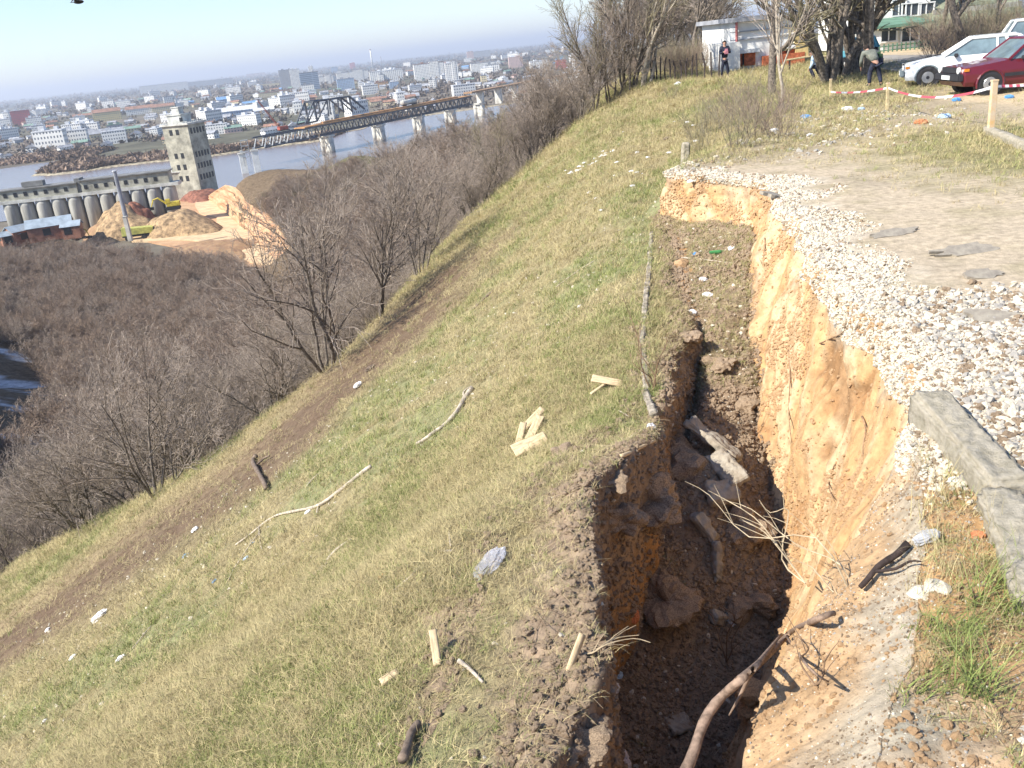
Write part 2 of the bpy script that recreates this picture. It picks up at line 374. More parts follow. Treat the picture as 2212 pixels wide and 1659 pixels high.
isw=((segA==5)|(segA==6)); K=np.where((isw)[...,None],wc,K)
K=mixc(K,np.broadcast_to(C(.45,.38,.28),K.shape),(segA==6)*sstep(.6,1,ttA+n2*.4))
far=1-crk; 
K=np.where((((segA>=1)&(segA<=6))[...,None])&(far>.5)[...,None], (STRAW*.85+(GREEN-STRAW*.85)*sstep(-.1,.4,n1)[...,None]),K)
# plateau: gravel band -> dusty asphalt
pd=X-PX[6]
gw=np.interp(Y,[1,3,4,5,6,8,10,12,14,16,18,20],[.1,.15,.3,1.3,1.6,.9,.6,.45,.7,.8,.4,0])
pm=(segA==7)
pc=mixc(np.broadcast_to(ASPH,K.shape),np.broadcast_to(DUST,K.shape),sstep(-.2,.35,fbm(X*.35,Y*.22,0,4,50)))
pc=mixc(pc,np.broadcast_to(GREYD,K.shape),sstep(.1,.5,fbm(X*1.2,Y*.8,0,5,51))*.5)
pc=mixc(pc,np.broadcast_to(C(.56,.48,.36),K.shape),sstep(.25,-.15,pd-gw+.5*n2))
near=sstep(5.0,4.2,Y+.4*n2); pc=mixc(pc,np.broadcast_to(C(.27,.22,.16),K.shape),near)
pc=mixc(pc,np.broadcast_to(ORG*.95,K.shape),near*sstep(.75,.25,pd+.5*n2))
pc=mixc(pc,np.broadcast_to(C(.40,.36,.28),K.shape),np.exp(-(((X-1.35)/.35)**2+((Y-2.75)/.3)**2)))
# rubble & grass beyond
gr=sstep(17,20,Y+1.5*n1)*sstep(3.0,2.2,pd-.25*(Y-17)+n2); pc=mixc(pc,np.broadcast_to(C(.33,.27,.18),K.shape),gr)
gr2=np.exp(-(((X-9.5-.1*(Y-17))/2.3)**2+((Y-16.5)/3.8)**2)*1.2); pc=mixc(pc,np.broadcast_to(C(.27,.24,.12),K.shape),np.clip(gr2*1.6+n2*.6,0,1))
gr3=sstep(19,21,Y+n2)*sstep(28,25,Y+n2)*sstep(13.5,12,X); pc=mixc(pc,np.broadcast_to(C(.38,.31,.21),K.shape),gr3*.8)
gr4=sstep(30,33,Y-.0*X+2*n2)*sstep(15,12,X+n1*2); pc=mixc(pc,np.broadcast_to(C(.28,.26,.12),K.shape),gr4*sstep(46,43,Y))
K=np.where(pm[...,None],pc,K)
mGround=material('earth',(1,1,1),attr=True,var=.24,scale=9.,bump=.75,bdist=.025,bscale=26,rough=.95,spec=.1,det=10)
idx=np.arange(ncol*nrow).reshape(ncol,nrow)
Fq=np.stack([idx[:-1,:-1],idx[1:,:-1],idx[1:,1:],idx[:-1,1:]],-1).reshape(-1,4)
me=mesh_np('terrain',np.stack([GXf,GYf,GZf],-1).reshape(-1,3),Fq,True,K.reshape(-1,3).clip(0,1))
link('hillside_ground',me,mGround,kind='structure')
# quick lookup of the displaced foreground surface
def surf(u,v,lift=0.):
    """point of the built foreground surface seen at pixel"""
    P=hit(u,v); d=ray(u,v)
    # refine against displaced vertices
    j=int(np.argmin(abs(ys-P.y))); j0,j1=max(0,j-40),min(nrow,j+41)
    sx=GXf[:,j0:j1]; sy=GYf[:,j0:j1]; sz=GZf[:,j0:j1]
    dn=d/np.linalg.norm(d); t=sx*dn[0]+sy*dn[1]+(sz-H)*dn[2]
    dd=(sx-t*dn[0])**2+(sy-t*dn[1])**2+(sz-H-t*dn[2])**2
    cand=dd<(.02*P.length/8)**2
    if not cand.any(): return P+Vector((0,0,lift))
    t2=np.where(cand,t,1e9); k=np.unravel_index(np.argmin(t2),t2.shape)
    return Vector((sx[k],sy[k],sz[k]+lift))
# ---- wider terrain ----
gx=np.arange(-230,90,1.3); gy=np.concatenate([np.arange(-30,60,1.3),np.arange(60,450,1.6)])
XX,YY=np.meshgrid(gx,gy,indexing='ij'); ZZ=Zb(XX.ravel(),YY.ravel()).reshape(XX.shape)
px0=np.interp(YY,T[:,0],T[:,1])-30; inside=(YY<60.5)&(XX>px0-2)&(XX<px0+30+30)&(YY>-1)
ZZ=ZZ-np.where(inside,np.where(XX>px0+24,4.5,1.0),0.)
ZZ=np.where((YY<1)&(XX>-6),ZZ-4.5*(XX<0),ZZ)
ZZ+=fbm(XX*.12,YY*.12,0,4,60)*1.0*np.where(XX>np.interp(YY,T[:,0],T[:,13])-1,.0,1.)*(~inside)
m1=fbm(XX*.05,YY*.05,0,4,61); m2=fbm(XX*.4,YY*.4,0,4,62)
BR=C(.17,.125,.08); GB=C(.155,.15,.07)
K2=mixc(np.broadcast_to(BR,XX.shape+(3,)),np.broadcast_to(GB,XX.shape+(3,)),sstep(-.2,.3,m1+.5*m2+.3*sstep(-30,-12,ZZ)*(YY>90)-.8*(YY<90)-.8*(ZZ<-30)))
snow=sstep(.24,.30,fbm((XX+YY*.55)*.03,(YY*.9+XX*.3)*.30,0,4,63)+.12*m2)*(XX<-45)*(YY>85)*(YY<225)*(ZZ>-49)*(XX+.62*YY<12)
K2=mixc(K2,np.broadcast_to(C(.55,.55,.55),K2.shape),snow)
pl2=(XX>np.interp(YY,T[:,0],T[:,13]))
pc2=mixc(np.broadcast_to(C(.36,.30,.23),K2.shape),np.broadcast_to(C(.2,.18,.1),K2.shape),sstep(-.1,.3,m1+.6*m2+.5*(YY>62)))
K2=np.where(pl2[...,None],pc2,K2)
ZZ=np.where(pl2&(~inside)&(YY<130),.0+.03*m2,ZZ)
idx=np.arange(XX.size).reshape(XX.shape)
Fq=np.stack([idx[:-1,:-1],idx[1:,:-1],idx[1:,1:],idx[:-1,1:]],-1).reshape(-1,4)
mGround2=material('wild_earth',(1,1,1),attr=True,var=.35,scale=.9,bump=.6,bdist=.3,bscale=2.,rough=.95,spec=.05)
link('ravine_terrain',mesh_np('ravine',np.stack([XX,YY,ZZ],-1).reshape(-1,3),Fq,True,K2.reshape(-1,3)),mGround2,kind='structure')
# ---- low plain to the horizon ----
def disc(name,R0,zz,mat,seed=0):
    rs=np.concatenate([[200],np.geomspace(350,60000,90)]); th=np.linspace(math.radians(-70),math.radians(70),160)
    R,A=np.meshgrid(rs,th,indexing='ij'); x=R*np.sin(A); y=R*np.cos(A)-0
    i=np.arange(R.size).reshape(R.shape); f=np.stack([i[:-1,:-1],i[:-1,1:],i[1:,1:],i[1:,:-1]],-1).reshape(-1,4)
    n=fbm(x*.004,y*.002,0,5,70); n2=fbm(x*.02,y*.01,0,4,71)
    k=mixc(np.broadcast_to(C(.19,.165,.13),x.shape+(3,)),np.broadcast_to(C(.125,.12,.085),x.shape+(3,)),sstep(-.3,.3,n+.4*n2))
    k=mixc(k,np.broadcast_to(C(.07,.09,.085),k.shape),sstep(3000,7000,y))
    link(name,mesh_np(name,np.stack([x,y,np.full_like(x,zz)],-1).reshape(-1,3),f,True,k.reshape(-1,3)),mat,kind='structure')
mPlain=material('plain_earth',(1,1,1),attr=True,var=.35,scale=.03,bump=0,rough=.95,spec=.05)
disc('plain_ground',0,-50.2,mPlain)
# river
mw=material('river_water',(.20,.165,.15),rough=.22,var=.08,scale=.01,bump=.25,bdist=.5,bscale=.25,spec=.5)
far=[(-700,740),(-391,754),(-344,783),(-329,717),(-322,672),(-316,656),(-300,641),(-281,640),(-260,660),(-216,657),(-193,656),(-165,684),(-122,690),(-118,740),(-106,812),(-60,850),(-35,862),(25,898),(120,960),(400,1150)]
nearb=[(400,1000),(120,800),(60,640),(0,520),(-60,470),(-110,440),(-190,425),(-300,415),(-700,390)]
def ragged(p,s):
    r=[]
    for a,b in zip(p[:-1],p[1:]):
        n=max(2,int(math.dist(a,b)/8))
        for i in range(n):
            t=i/n; x=a[0]+(b[0]-a[0])*t; y=a[1]+(b[1]-a[1])*t
            r.append((x+3*float(vnoise(x*.07,y*.07,s)),y+5*float(vnoise(x*.05,y*.05,s+9))))
    return r+[p[-1]]
pf=ragged(far,1)+ragged(nearb,2)
bm=bmesh.new(); vs=[bm.verts.new((x,y,-49.9)) for x,y in pf]; bm.faces.new(vs); bmesh.ops.triangulate(bm,faces=bm.faces[:]); bmesh.ops.recalc_face_normals(bm,faces=bm.faces)
for f in bm.faces:
    if f.normal.z<0: f.normal_flip()
me=bpy.data.meshes.new('river'); bm.to_mesh(me); bm.free(); link('river_water',me,mw,kind='structure')
# pale bank strip
b=MB(); ff=[]
rf=ragged(far[4:],1)
vs=[];fs=[]
for i,(x,y) in enumerate(rf):
    wd=3+3*abs(float(vnoise(x*.03,y*.03,5))); vs+=[(x,y-1.5,-49.86),(x,y+wd,-49.0)]
    if i: fs.append((2*i-2,2*i,2*i+1,2*i-1))
b.add(vs,fs); b.build('river_bank_ground',mt('bank',(.42,.36,.24),var=.4,scale=.3,bump=.5,bdist=.3),kind='structure')
# ---------- bare trees ----------
class TB:
    """numpy tube batches"""
    def __init__(s): s.V=[];s.F=[];s.n=0
    def tube(s,P,R,k):
        P=np.asarray(P,float); m=len(P)
        Tn=np.gradient(P,axis=0); Tn/=np.linalg.norm(Tn,axis=1)[:,None]+1e-9
        a=np.cross(Tn,[.31,.17,.93]); a/=np.linalg.norm(a,axis=1)[:,None]+1e-9; b=np.cross(Tn,a)
        q=np.arange(k)*2*math.pi/k
        V=P[:,None]+(a[:,None]*np.cos(q)[None,:,None]+b[:,None]*np.sin(q)[None,:,None])*np.asarray(R)[:,None,None]
        i=np.arange(m-1)[:,None]*k+np.arange(k)[None]; j=np.arange(m-1)[:,None]*k+(np.arange(k)[None]+1)%k
        s.F.append((np.stack([i,j,j+k,i+k],-1).reshape(-1,4))+s.n); s.V.append(V.reshape(-1,3)); s.n+=m*k
    def mesh(s,name): return mesh_np(name,np.concatenate(s.V),np.concatenate(s.F),True)
def grow(rg,limb,twig,p,d,L,r,lv,cfg):
    n=cfg['seg'][lv]; P=[p]; R=[r]; D=[d]
    for i in range(n):
        d=d+rg.normal(0,cfg['wob'][lv],3); d[2]+=cfg['up'][lv]/n; d/=np.linalg.norm(d)
        p=p+d*L/n; P.append(p); D.append(d); R.append(r*(1-(i+1)/n*(1-cfg['tip'])))
    last=(lv==cfg['levels']-1)
    (limb if lv<cfg['limb'] else twig).tube(P,np.maximum(R,cfg['rmin']),cfg['sides'][lv])
    if last: return
    m=cfg['kids'][lv]
    for j in range(m):
        t=cfg['t0'][lv]+(1-cfg['t0'][lv])*(j+rg.random())/m
        f=t*n; i=min(int(f),n-1); q=P[i]+(P[i+1]-P[i])*(f-i)
        ax=np.cross(D[i],rg.normal(0,1,3)); ax/=np.linalg.norm(ax)+1e-9
        ang=cfg['ang'][lv]*(.7+.6*rg.random()); dd=D[i]*math.cos(ang)+ax*math.sin(ang)
        grow(rg,limb,twig,q,dd,L*cfg['len'][lv]*(1.15-.55*t)*(.75+.5*rg.random()),R[i]*cfg['rk'],lv+1,cfg)
BASE=dict(levels=4,limb=2,seg=[7,5,4,3],wob=[.10,.14,.16,.18],up=[.25,.3,.3,.25],tip=.35,rmin=.006,sides=[7,5,3,3],kids=[9,7,6],t0=[.25,.15,.1],ang=[.65,.7,.7],len=[.55,.55,.5],rk=.6)
mBark=mt('grey_bark',(.21,.175,.14),var=.35,scale=9,bump=.8,bdist=.02); mTwig=mt('twig_bark',(.38,.315,.26),var=.2,scale=3,bump=0,spec=.1)
mBirch=mt('pale_bark',(.50,.45,.36),var=.35,scale=6,bump=.4,col2=(.25,.20,.15)); mTwigR=mt('reddish_twig',(.33,.25,.19),var=.2,scale=3,bump=0)
mTwigO=mt('olive_twig',(.33,.29,.19),var=.2,scale=3,bump=0,spec=.1)
def tree_meshes(seed,Hh=5.5,stems=5,spread=.5,r=.07,lean=(0,0),**kw):
    cfg=dict(BASE); cfg.update(kw); rg=np.random.default_rng(seed); limb,twig=TB(),TB()
    for i in range(stems):
        a=2*math.pi*(i+.5*rg.random())/stems; s=spread*(.35+.8*rg.random()) if stems>1 else .04
        d=np.array([math.cos(a)*s+lean[0],math.sin(a)*s+lean[1],1.]); d/=np.linalg.norm(d)
        grow(rg,limb,twig,np.array([math.cos(a)*.06*stems**.5,math.sin(a)*.06*stems**.5,-.3]) if stems>1 else np.array([0,0,-.3]),d,Hh*(.75+.35*rg.random()),r*(.7+.5*rg.random()),0,cfg)
    return limb.mesh('trunk'),twig.mesh('crown')
TP={}
def proto(key,seed,m1=None,m2=None,**k):
    a,b=tree_meshes(seed,**k); a.materials.append(m1 or mBark); b.materials.append(m2 or mTwig); TP[key]=(a,b)
for i in range(4): proto('fan%d'%i,10+i,Hh=5.6,stems=5+i%3,spread=.55,r=.065,rmin=.007)
for i in range(3): proto('slim%d'%i,30+i,m1=mBirch if i==0 else mBark,m2=mTwigO if i==1 else mTwig,Hh=8.5,stems=1+i,spread=.18,r=.10,ang=[.5,.6,.7],len=[.42,.5,.5],kids=[15,7,5],t0=[.2,.1,.1],rmin=.009)
for i in range(2): proto('far%d'%i,40+i,m2=mTwig if i else mTwigR,Hh=6.5,stems=4,spread=.5,r=.09,rmin=.02,kids=[8,7,4],sides=[5,4,3,3])
for i in range(2): proto('bush%d'%i,50+i,m2=mTwigR if i else mTwigO,Hh=2.2,stems=9,spread=.7,r=.018,levels=3,limb=1,seg=[5,4,3],kids=[8,5],len=[.5,.5],ang=[.5,.6],sides=[4,3,3],t0=[.15,.1],rmin=.004)
proto('birch0',61,m1=mBirch,m2=mTwigO,Hh=10,stems=2,spread=.22,r=.11,ang=[.45,.6,.7],len=[.4,.5,.5],kids=[12,6,5],t0=[.3,.15,.1],rmin=.012)
proto('old0',71,m2=mTwigO,Hh=8.5,stems=1,r=.24,ang=[.75,.7,.7],len=[.62,.55,.5],kids=[9,8,7],t0=[.22,.15,.1],rmin=.012,tip=.3)
proto('old1',72,m2=mTwigO,Hh=9,stems=5,spread=.38,r=.17,ang=[.6,.7,.7],len=[.5,.55,.5],kids=[8,7,5],t0=[.22,.15,.1],rmin=.012)
proto('old2',73,m2=mTwig,Hh=9,stems=1,r=.20,ang=[.7,.7,.7],len=[.5,.5,.5],kids=[10,7,6],t0=[.25,.15,.1],rmin=.014)
def tree(key,x,y,z=None,s=1.,rz=0.,tilt=(0,0),name='bare_tree',label='',cat='tree',group=None,pts=('trunk','crown'),sz=None):
    if z is None: z=gz(x,y)
    r=empty(name,(x,y,z),label=label,cat=cat,group=group); r.rotation_euler=(tilt[0],tilt[1],rz); r.scale=(s,s,sz or s)
    for n,me in zip(pts,TP[key]): link(n,me,None,r)
    return r
rnd=random.Random(4)
# excavated area and city are kept free
EXC=[(-55,255),(-40,300),(-85,330),(-120,440),(-230,440),(-215,330),(-120,268)]
def inpoly(x,y,P):
    c=False
    for (a,b),(d,e) in zip(P,P[1:]+P[:1]):
        if (b>y)!=(e>y) and x<(d-a)*(y-b)/(e-b)+a: c=not c
    return c
QP=[(170,510),(330,532),(480,536),(590,600),(660,590),(625,500),(500,385),(380,385),(0,400),(0,505)]
XC=lambda y: np.interp(y,[90,125,185,245,300,332],[11.3,9,1,-18,-44,-75])
# woods
cand=[]
tries=0
while len(cand)<4000 and tries<80000:
    tries+=1
    y=27+ (345-27)*rnd.random()**1.15; x=-175+rnd.random()*200
    D=y-float(np.interp(x,BX,BY))
    if D<.6 or x>-.0+np.interp(y,T[:,0],T[:,1])-1.5 and y<90: continue
    if y>150:
        zz=gz(x,y); 
        if inpoly(*proj((x,y,zz+6)),QP) or inpoly(*proj((x,y,zz+2)),QP): continue
    u,v=proj((x,y,-20))
    if y>52 and inpoly(*proj((x,y,gz(x,y)+3)),[(-150,700),(10,715),(80,770),(120,830),(110,880),(60,930),(10,960),(-150,970)]): continue
    if not(-350<u<2400): continue
    # green meadow strip of the spur crest thinner
    if y>90:
        if x>float(XC(y))+4: continue
        pu,pv=proj((x,y,gz(x,y))); dvv=pv-np.interp(pu,[480,540,600,750,900,1060,1200,1300],[400,388,368,338,312,285,257,235])
        if pu>480 and (dvv<32+.05*(1100-pu) or rnd.random()<.5*(dvv<95)): continue
    # spacing
    dmin=1.5+y*.012
    cand.append((x,y))
# cheap spacing through a grid
grid={};keep=[]
for x,y in cand:
    k=(int(x/2.6),int(y/2.6))
    if grid.get(k,0)>=1 : continue
    grid[k]=grid.get(k,0)+1; keep.append((x,y))
keep.sort(key=lambda p:p[0]**2*.5+p[1]**2)
near_t=[p for p in keep if -250<proj((p[0],p[1],gz(*p)))[0]<2300][:262]; rest=[p for p in keep if p not in set(near_t)]
print('woods',len(near_t),len(rest))
for i,(x,y) in enumerate(near_t):
    k=rnd.choice(['fan0','fan1','fan2','fan3','fan0','slim1','slim2','slim0'] if y<75 else ['fan0','fan1','fan2','far0','far1','slim1','slim0'])
    s=(.75+.45*rnd.random())*(.84 if x<-12 else (.60 if y<90 else .95))*(.85 if y>90 else 1)
    if k.startswith('slim'): s*=.72
    tree(k,x,y,s=s,rz=rnd.random()*6.28,tilt=(rnd.uniform(-.12,.12),rnd.uniform(-.25,.02)),label='bare grey-brown tree crowded among others in the wooded ravine below the grass slope',group='bare trees filling the ravine')
def gn_scatter(name,pts,rots,scs,ids,protos,**tags):
    """one object that scatters the given meshes' objects on points"""
    me=bpy.data.meshes.new(name); me.vertices.add(len(pts)); me.vertices.foreach_set('co',np.asarray(pts,np.float32).ravel())
    a=me.attributes.new('rot','FLOAT_VECTOR','POINT'); a.data.foreach_set('vector',np.asarray(rots,np.float32).ravel())
    a=me.attributes.new('sc','FLOAT','POINT'); a.data.foreach_set('value',np.asarray(scs,np.float32))
    a=me.attributes.new('pid','INT','POINT'); a.data.foreach_set('value',np.asarray(ids,np.int32))
    o=link(name,me,None,None,**tags)
    ng=bpy.data.node_groups.new(name,'GeometryNodeTree'); ng.interface.new_socket('Geometry',in_out='INPUT',socket_type='NodeSocketGeometry'); ng.interface.new_socket('Geometry',in_out='OUTPUT',socket_type='NodeSocketGeometry')
    N=ng.nodes; Lk=ng.links; gi=N.new('NodeGroupInput'); go=N.new('NodeGroupOutput'); jn=N.new('GeometryNodeJoinGeometry')
    def at(nm,ty):
        n=N.new('GeometryNodeInputNamedAttribute'); n.data_type=ty; n.inputs[0].default_value=nm; return n.outputs[0]
    R=at('rot','FLOAT_VECTOR'); S=at('sc','FLOAT'); I=at('pid','INT')
    for k,ob in enumerate(protos):
        cmpn=N.new('FunctionNodeCompare'); cmpn.data_type='INT'; cmpn.operation='EQUAL'; Lk.new(I,cmpn.inputs[2]); cmpn.inputs[3].default_value=k
        src=None
        if len(ob)>1:
            j2=N.new('GeometryNodeJoinGeometry'); src=j2.outputs[0]
        for q in ob:
            oi=N.new('GeometryNodeObjectInfo'); oi.inputs[0].default_value=q; oi.inputs['As Instance'].default_value=False
            if len(ob)>1: Lk.new(oi.outputs['Geometry'],j2.inputs[0])
            else: src=oi.outputs['Geometry']
        g2=N.new('GeometryNodeGeometryToInstance'); Lk.new(src,g2.inputs[0])
        ip=N.new('GeometryNodeInstanceOnPoints'); Lk.new(gi.outputs[0],ip.inputs['Points']); Lk.new(cmpn.outputs[0],ip.inputs['Selection']); Lk.new(g2.outputs[0],ip.inputs['Instance'])
        Lk.new(R,ip.inputs['Rotation']); Lk.new(S,ip.inputs['Scale']); Lk.new(ip.outputs[0],jn.inputs[0])
    Lk.new(jn.outputs[0],go.inputs[0]); md=o.modifiers.new('scatter','NODES'); md.node_group=ng
    return o
# prototypes standing among the others supply the far woods
far_src=[tree('far0',-42,118,s=1.,label='bare reddish tree on the valley floor below the spur',group='bare trees on the valley floor'),tree('far1',-52,131,s=1.,label='bare reddish tree on the valley floor below the spur',group='bare trees on the valley floor')]
bush_src=[tree('bush0',-12,165,s=1.,name='bush',label='low leafless bush on the flank of the far spur',cat='bush',group='bushes on the far spur',pts=('stem','twigs')),tree('bush1',-25,190,s=1.,name='bush',label='low leafless bush on the flank of the far spur',cat='bush',group='bushes on the far spur',pts=('stem','twigs'))]
pts=[];rots=[];scs=[];ids=[]
for x,y in rest:
    pts.append((x,y,gz(x,y))); rots.append((rnd.uniform(-.1,.1),rnd.uniform(-.15,.05),rnd.random()*6.28)); scs.append(.55+.4*rnd.random()); ids.append(rnd.randrange(2))
gn_scatter('far_woods',pts,rots,scs,ids,[list(t.children) for t in far_src],kind='stuff',label='mass of bare trees on the valley floor and spur',cat='woods')
pts=[];rots=[];scs=[];ids=[]
for i in range(2600):
    y=60+rnd.random()*265; xc=float(XC(y))+2; x=xc-rnd.random()**1.3*40
    if y-float(np.interp(x,BX,BY))<2: continue
    pts.append((x,y,gz(x,y))); rots.append((0,0,rnd.random()*6.28)); scs.append(.35+.7*rnd.random()); ids.append(rnd.randrange(2))
gn_scatter('spur_brush',pts,rots,scs,ids,[list(t.children) for t in bush_src],kind='stuff',label='low leafless scrub over the far spur',cat='scrub')
# trees named one by one
P=hit(480,958); tree('fan2',P.x,P.y,P.z,s=1.05,rz=.4,tilt=(0,-.1),label='crooked dark-trunked bare tree standing alone in front at the foot of the grass slope')
for u,v,k,s,rz,lb in [(410,985,'fan1',.8,2.,'low bare tree with arching dark stems just left of the crooked dark-trunked tree'),(700,805,'fan3',1.,1.,'fan-shaped multi-stem bare tree at the grass edge, middle of the slope foot'),(330,1080,'fan0',.8,3.,'bare tree with stems lying almost flat over the dry grass at the slope foot'),(60,1200,'fan2',.8,4.,'bare bush-like tree at the left edge of the picture above the dry grass'),(650,825,'fan0',.9,0.,'bare tree beside the fan-shaped one at the grass edge'),(820,690,'slim2',.6,2.,'slender bare tree rising from the grass edge halfway up the slope'),(905,600,'fan1',.8,5.,'spreading bare tree behind the middle of the grass crest'),(180,1150,'fan3',.75,1.,'tangled bare tree low at the left foot of the slope')]:
    P=hitc(u,v,lift=-.1); tree(k,P.x,P.y+.4,gz(P.x,P.y+.4),s=s,rz=rz,tilt=(0,-.15),label=lb)
# line of saplings along the crest
for i,(u,v) in enumerate([(1010,460),(1085,385),(1160,320),(1215,275),(1255,245),(960,520),(1130,350),(1190,300)]):
    P=hitc(u,v); y=P.y+1.5+rnd.random()*2; tree(['fan1','slim1','fan3','slim2'][i%4],P.x,y,s=(.5,.45,.52,.5)[i%4],rz=i*1.7,tilt=(0,-.12),label='bare sapling growing along the upper crest of the grass slope',group='saplings along the crest of the slope')
# ================= the low ground: elevator, bridge, quarry, city =================
def facade(name,wall,win=(.10,.12,.15),bw=3.2,bh=3.0,fx=.45,fz=.45,rough=.8,band=None):
    """wall with rows of window openings, in metres of the object's own space"""
    m=bpy.data.materials.new(name); m.use_nodes=True; nt=m.node_tree; b=nt.nodes['Principled BSDF']; b.inputs['Roughness'].default_value=rough; b.inputs['Specular IOR Level'].default_value=.2
    tc=nn(nt,'ShaderNodeTexCoord'); sp=nn(nt,'ShaderNodeSeparateXYZ'); nt.links.new(tc.outputs['Object'],sp.inputs[0])
    def mth(op,a,bv):
        n=nn(nt,'ShaderNodeMath',operation=op)
        for i,q in enumerate((a,bv)):
            if q is None: continue
            if isinstance(q,(int,float)): n.inputs[i].default_value=q
            else: nt.links.new(q,n.inputs[i])
        return n.outputs[0]
    xy=mth('ADD',sp.outputs['X'],sp.outputs['Y'])
    fxr=mth('FRACT',mth('DIVIDE',xy,bw),None); fzr=mth('FRACT',mth('DIVIDE',sp.outputs['Z'],bh),None)
    a=mth('LESS_THAN',fxr,fx); c=mth('MULTIPLY',mth('GREATER_THAN',fzr,.3),mth('LESS_THAN',fzr,.3+fz))
    k=mth('MULTIPLY',a,c)
    ge=nn(nt,'ShaderNodeNewGeometry'); sn=nn(nt,'ShaderNodeSeparateXYZ'); nt.links.new(ge.outputs['Normal'],sn.inputs[0])
    k=mth('MULTIPLY',k,mth('LESS_THAN',mth('ABSOLUTE',sn.outputs['Z'],None),.5))
    nz=nn(nt,'ShaderNodeTexNoise'); nz.inputs['Scale'].default_value=.15; nt.links.new(tc.outputs['Object'],nz.inputs['Vector'])
    m0=nn(nt,'ShaderNodeMix',data_type='RGBA'); nt.links.new(nz.outputs['Fac'],m0.inputs['Factor']); m0.inputs['A'].default_value=(*wall,1); m0.inputs['B'].default_value=(*[q*.75 for q in wall],1)
    mx=nn(nt,'ShaderNodeMix',data_type='RGBA'); nt.links.new(k,mx.inputs['Factor']); nt.links.new(m0.outputs['Result'],mx.inputs['A']); mx.inputs['B'].default_value=(*win,1)
    nt.links.new(mx.outputs['Result'],b.inputs['Base Color']); return m
FW=dict(white=facade('white_facade',(.86,.84,.78)),cream=facade('cream_facade',(.70,.60,.38)),grey=facade('grey_facade',(.42,.43,.44)),pink=facade('pink_facade',(.66,.48,.42)),
 red=facade('red_facade',(.55,.10,.10)),orange=facade('orange_facade',(.55,.32,.14)),blue=facade('blue_facade',(.35,.45,.58)),glass=facade('dark_glass_facade',(.33,.40,.48),win=(.08,.12,.18),bw=60,fx=.98,bh=4,fz=.5),
 brick=facade('brick_facade',(.34,.20,.14)),long=facade('ribbed_facade',(.85,.83,.77),bw=4.5,fx=.35,fz=.6),yellow=facade('yellow_facade',(.72,.60,.30)))
RF=[mt('roof_grey',(.30,.31,.33),var=.2,scale=.2,bump=0),mt('roof_rust',(.30,.17,.12),var=.2,scale=.2,bump=0),mt('roof_light',(.62,.63,.64),var=.15,scale=.2,bump=0),mt('roof_green',(.18,.27,.22),var=.15,scale=.2,bump=0),mt('roof_blue',(.16,.30,.50),var=.15,scale=.2,bump=0)]
ZG=-50.2
def block(L,Wd,Hh,wall,roof,kind,loc,rz,name,label,cat='building',group=None,parapet=.8):
    r=empty(name,loc,rz,label=label,cat=cat,group=group)
    m=MB().box((0,0,Hh/2),(L,Wd,Hh))
    if kind=='tower': m.box((L*.18,0,Hh/2+1.2),(L*.3,Wd+1.2,Hh+2.4))
    m.build('wall',FW[wall],r)
    q=MB()
    if kind=='gable':
        q.add([(-L/2-.5,-Wd/2-.6,Hh-.1),(L/2+.5,-Wd/2-.6,Hh-.1),(L/2+.5,Wd/2+.6,Hh-.1),(-L/2-.5,Wd/2+.6,Hh-.1),(-L/2-.5,0,Hh+Wd*.32),(L/2+.5,0,Hh+Wd*.32)],[(3,2,1,0),(0,1,5,4),(2,3,4,5),(0,4,3),(1,2,5)])
        q.box((L*.22,Wd*.12,Hh+Wd*.32),(1.,1.,2.2))
    else:
        q.box((0,0,Hh+.15+parapet/2),(L+.6,Wd+.6,parapet)); q.box((-L*.2,0,Hh+parapet+1.5),(min(6,L*.3),Wd*.5,2.6)); q.box((L*.25,Wd*.1,Hh+parapet+1.1),(min(4,L*.2),Wd*.3,1.8))
    q.build('roof',RF[roof],r); return r
def blk_px(u0,u1,vb,vt,wall,roof,kind,label,name='building',depth=None,group=None,rz=None,par=.8):
    """a block whose front spans u0..u1, foot at row vb, eaves at row vt"""
    a=at_z(u0,vb,ZG); c=at_z((u0+u1)/2,vb-(u1-u0)/2*.105,ZG); D=c[1]
    t=ray(u1,vb-(u1-u0)*.105); b2=np.array([0,0,H])+t*(D/t[1]); L=abs(b2[0]-a[0])
    k=at_y((u0+u1)/2,vt-(u1-u0)/2*.105,D); Hh=max(3.,k[2]-ZG)
    az=math.atan2(-c[0],D); r=az*.6+.12 if rz is None else rz
    return block(L/max(.5,math.cos(r)),depth or min(16,max(8,L*.4)),Hh,wall,roof,kind,(c[0],D+6,ZG),r,name,label,group=group,parapet=par)
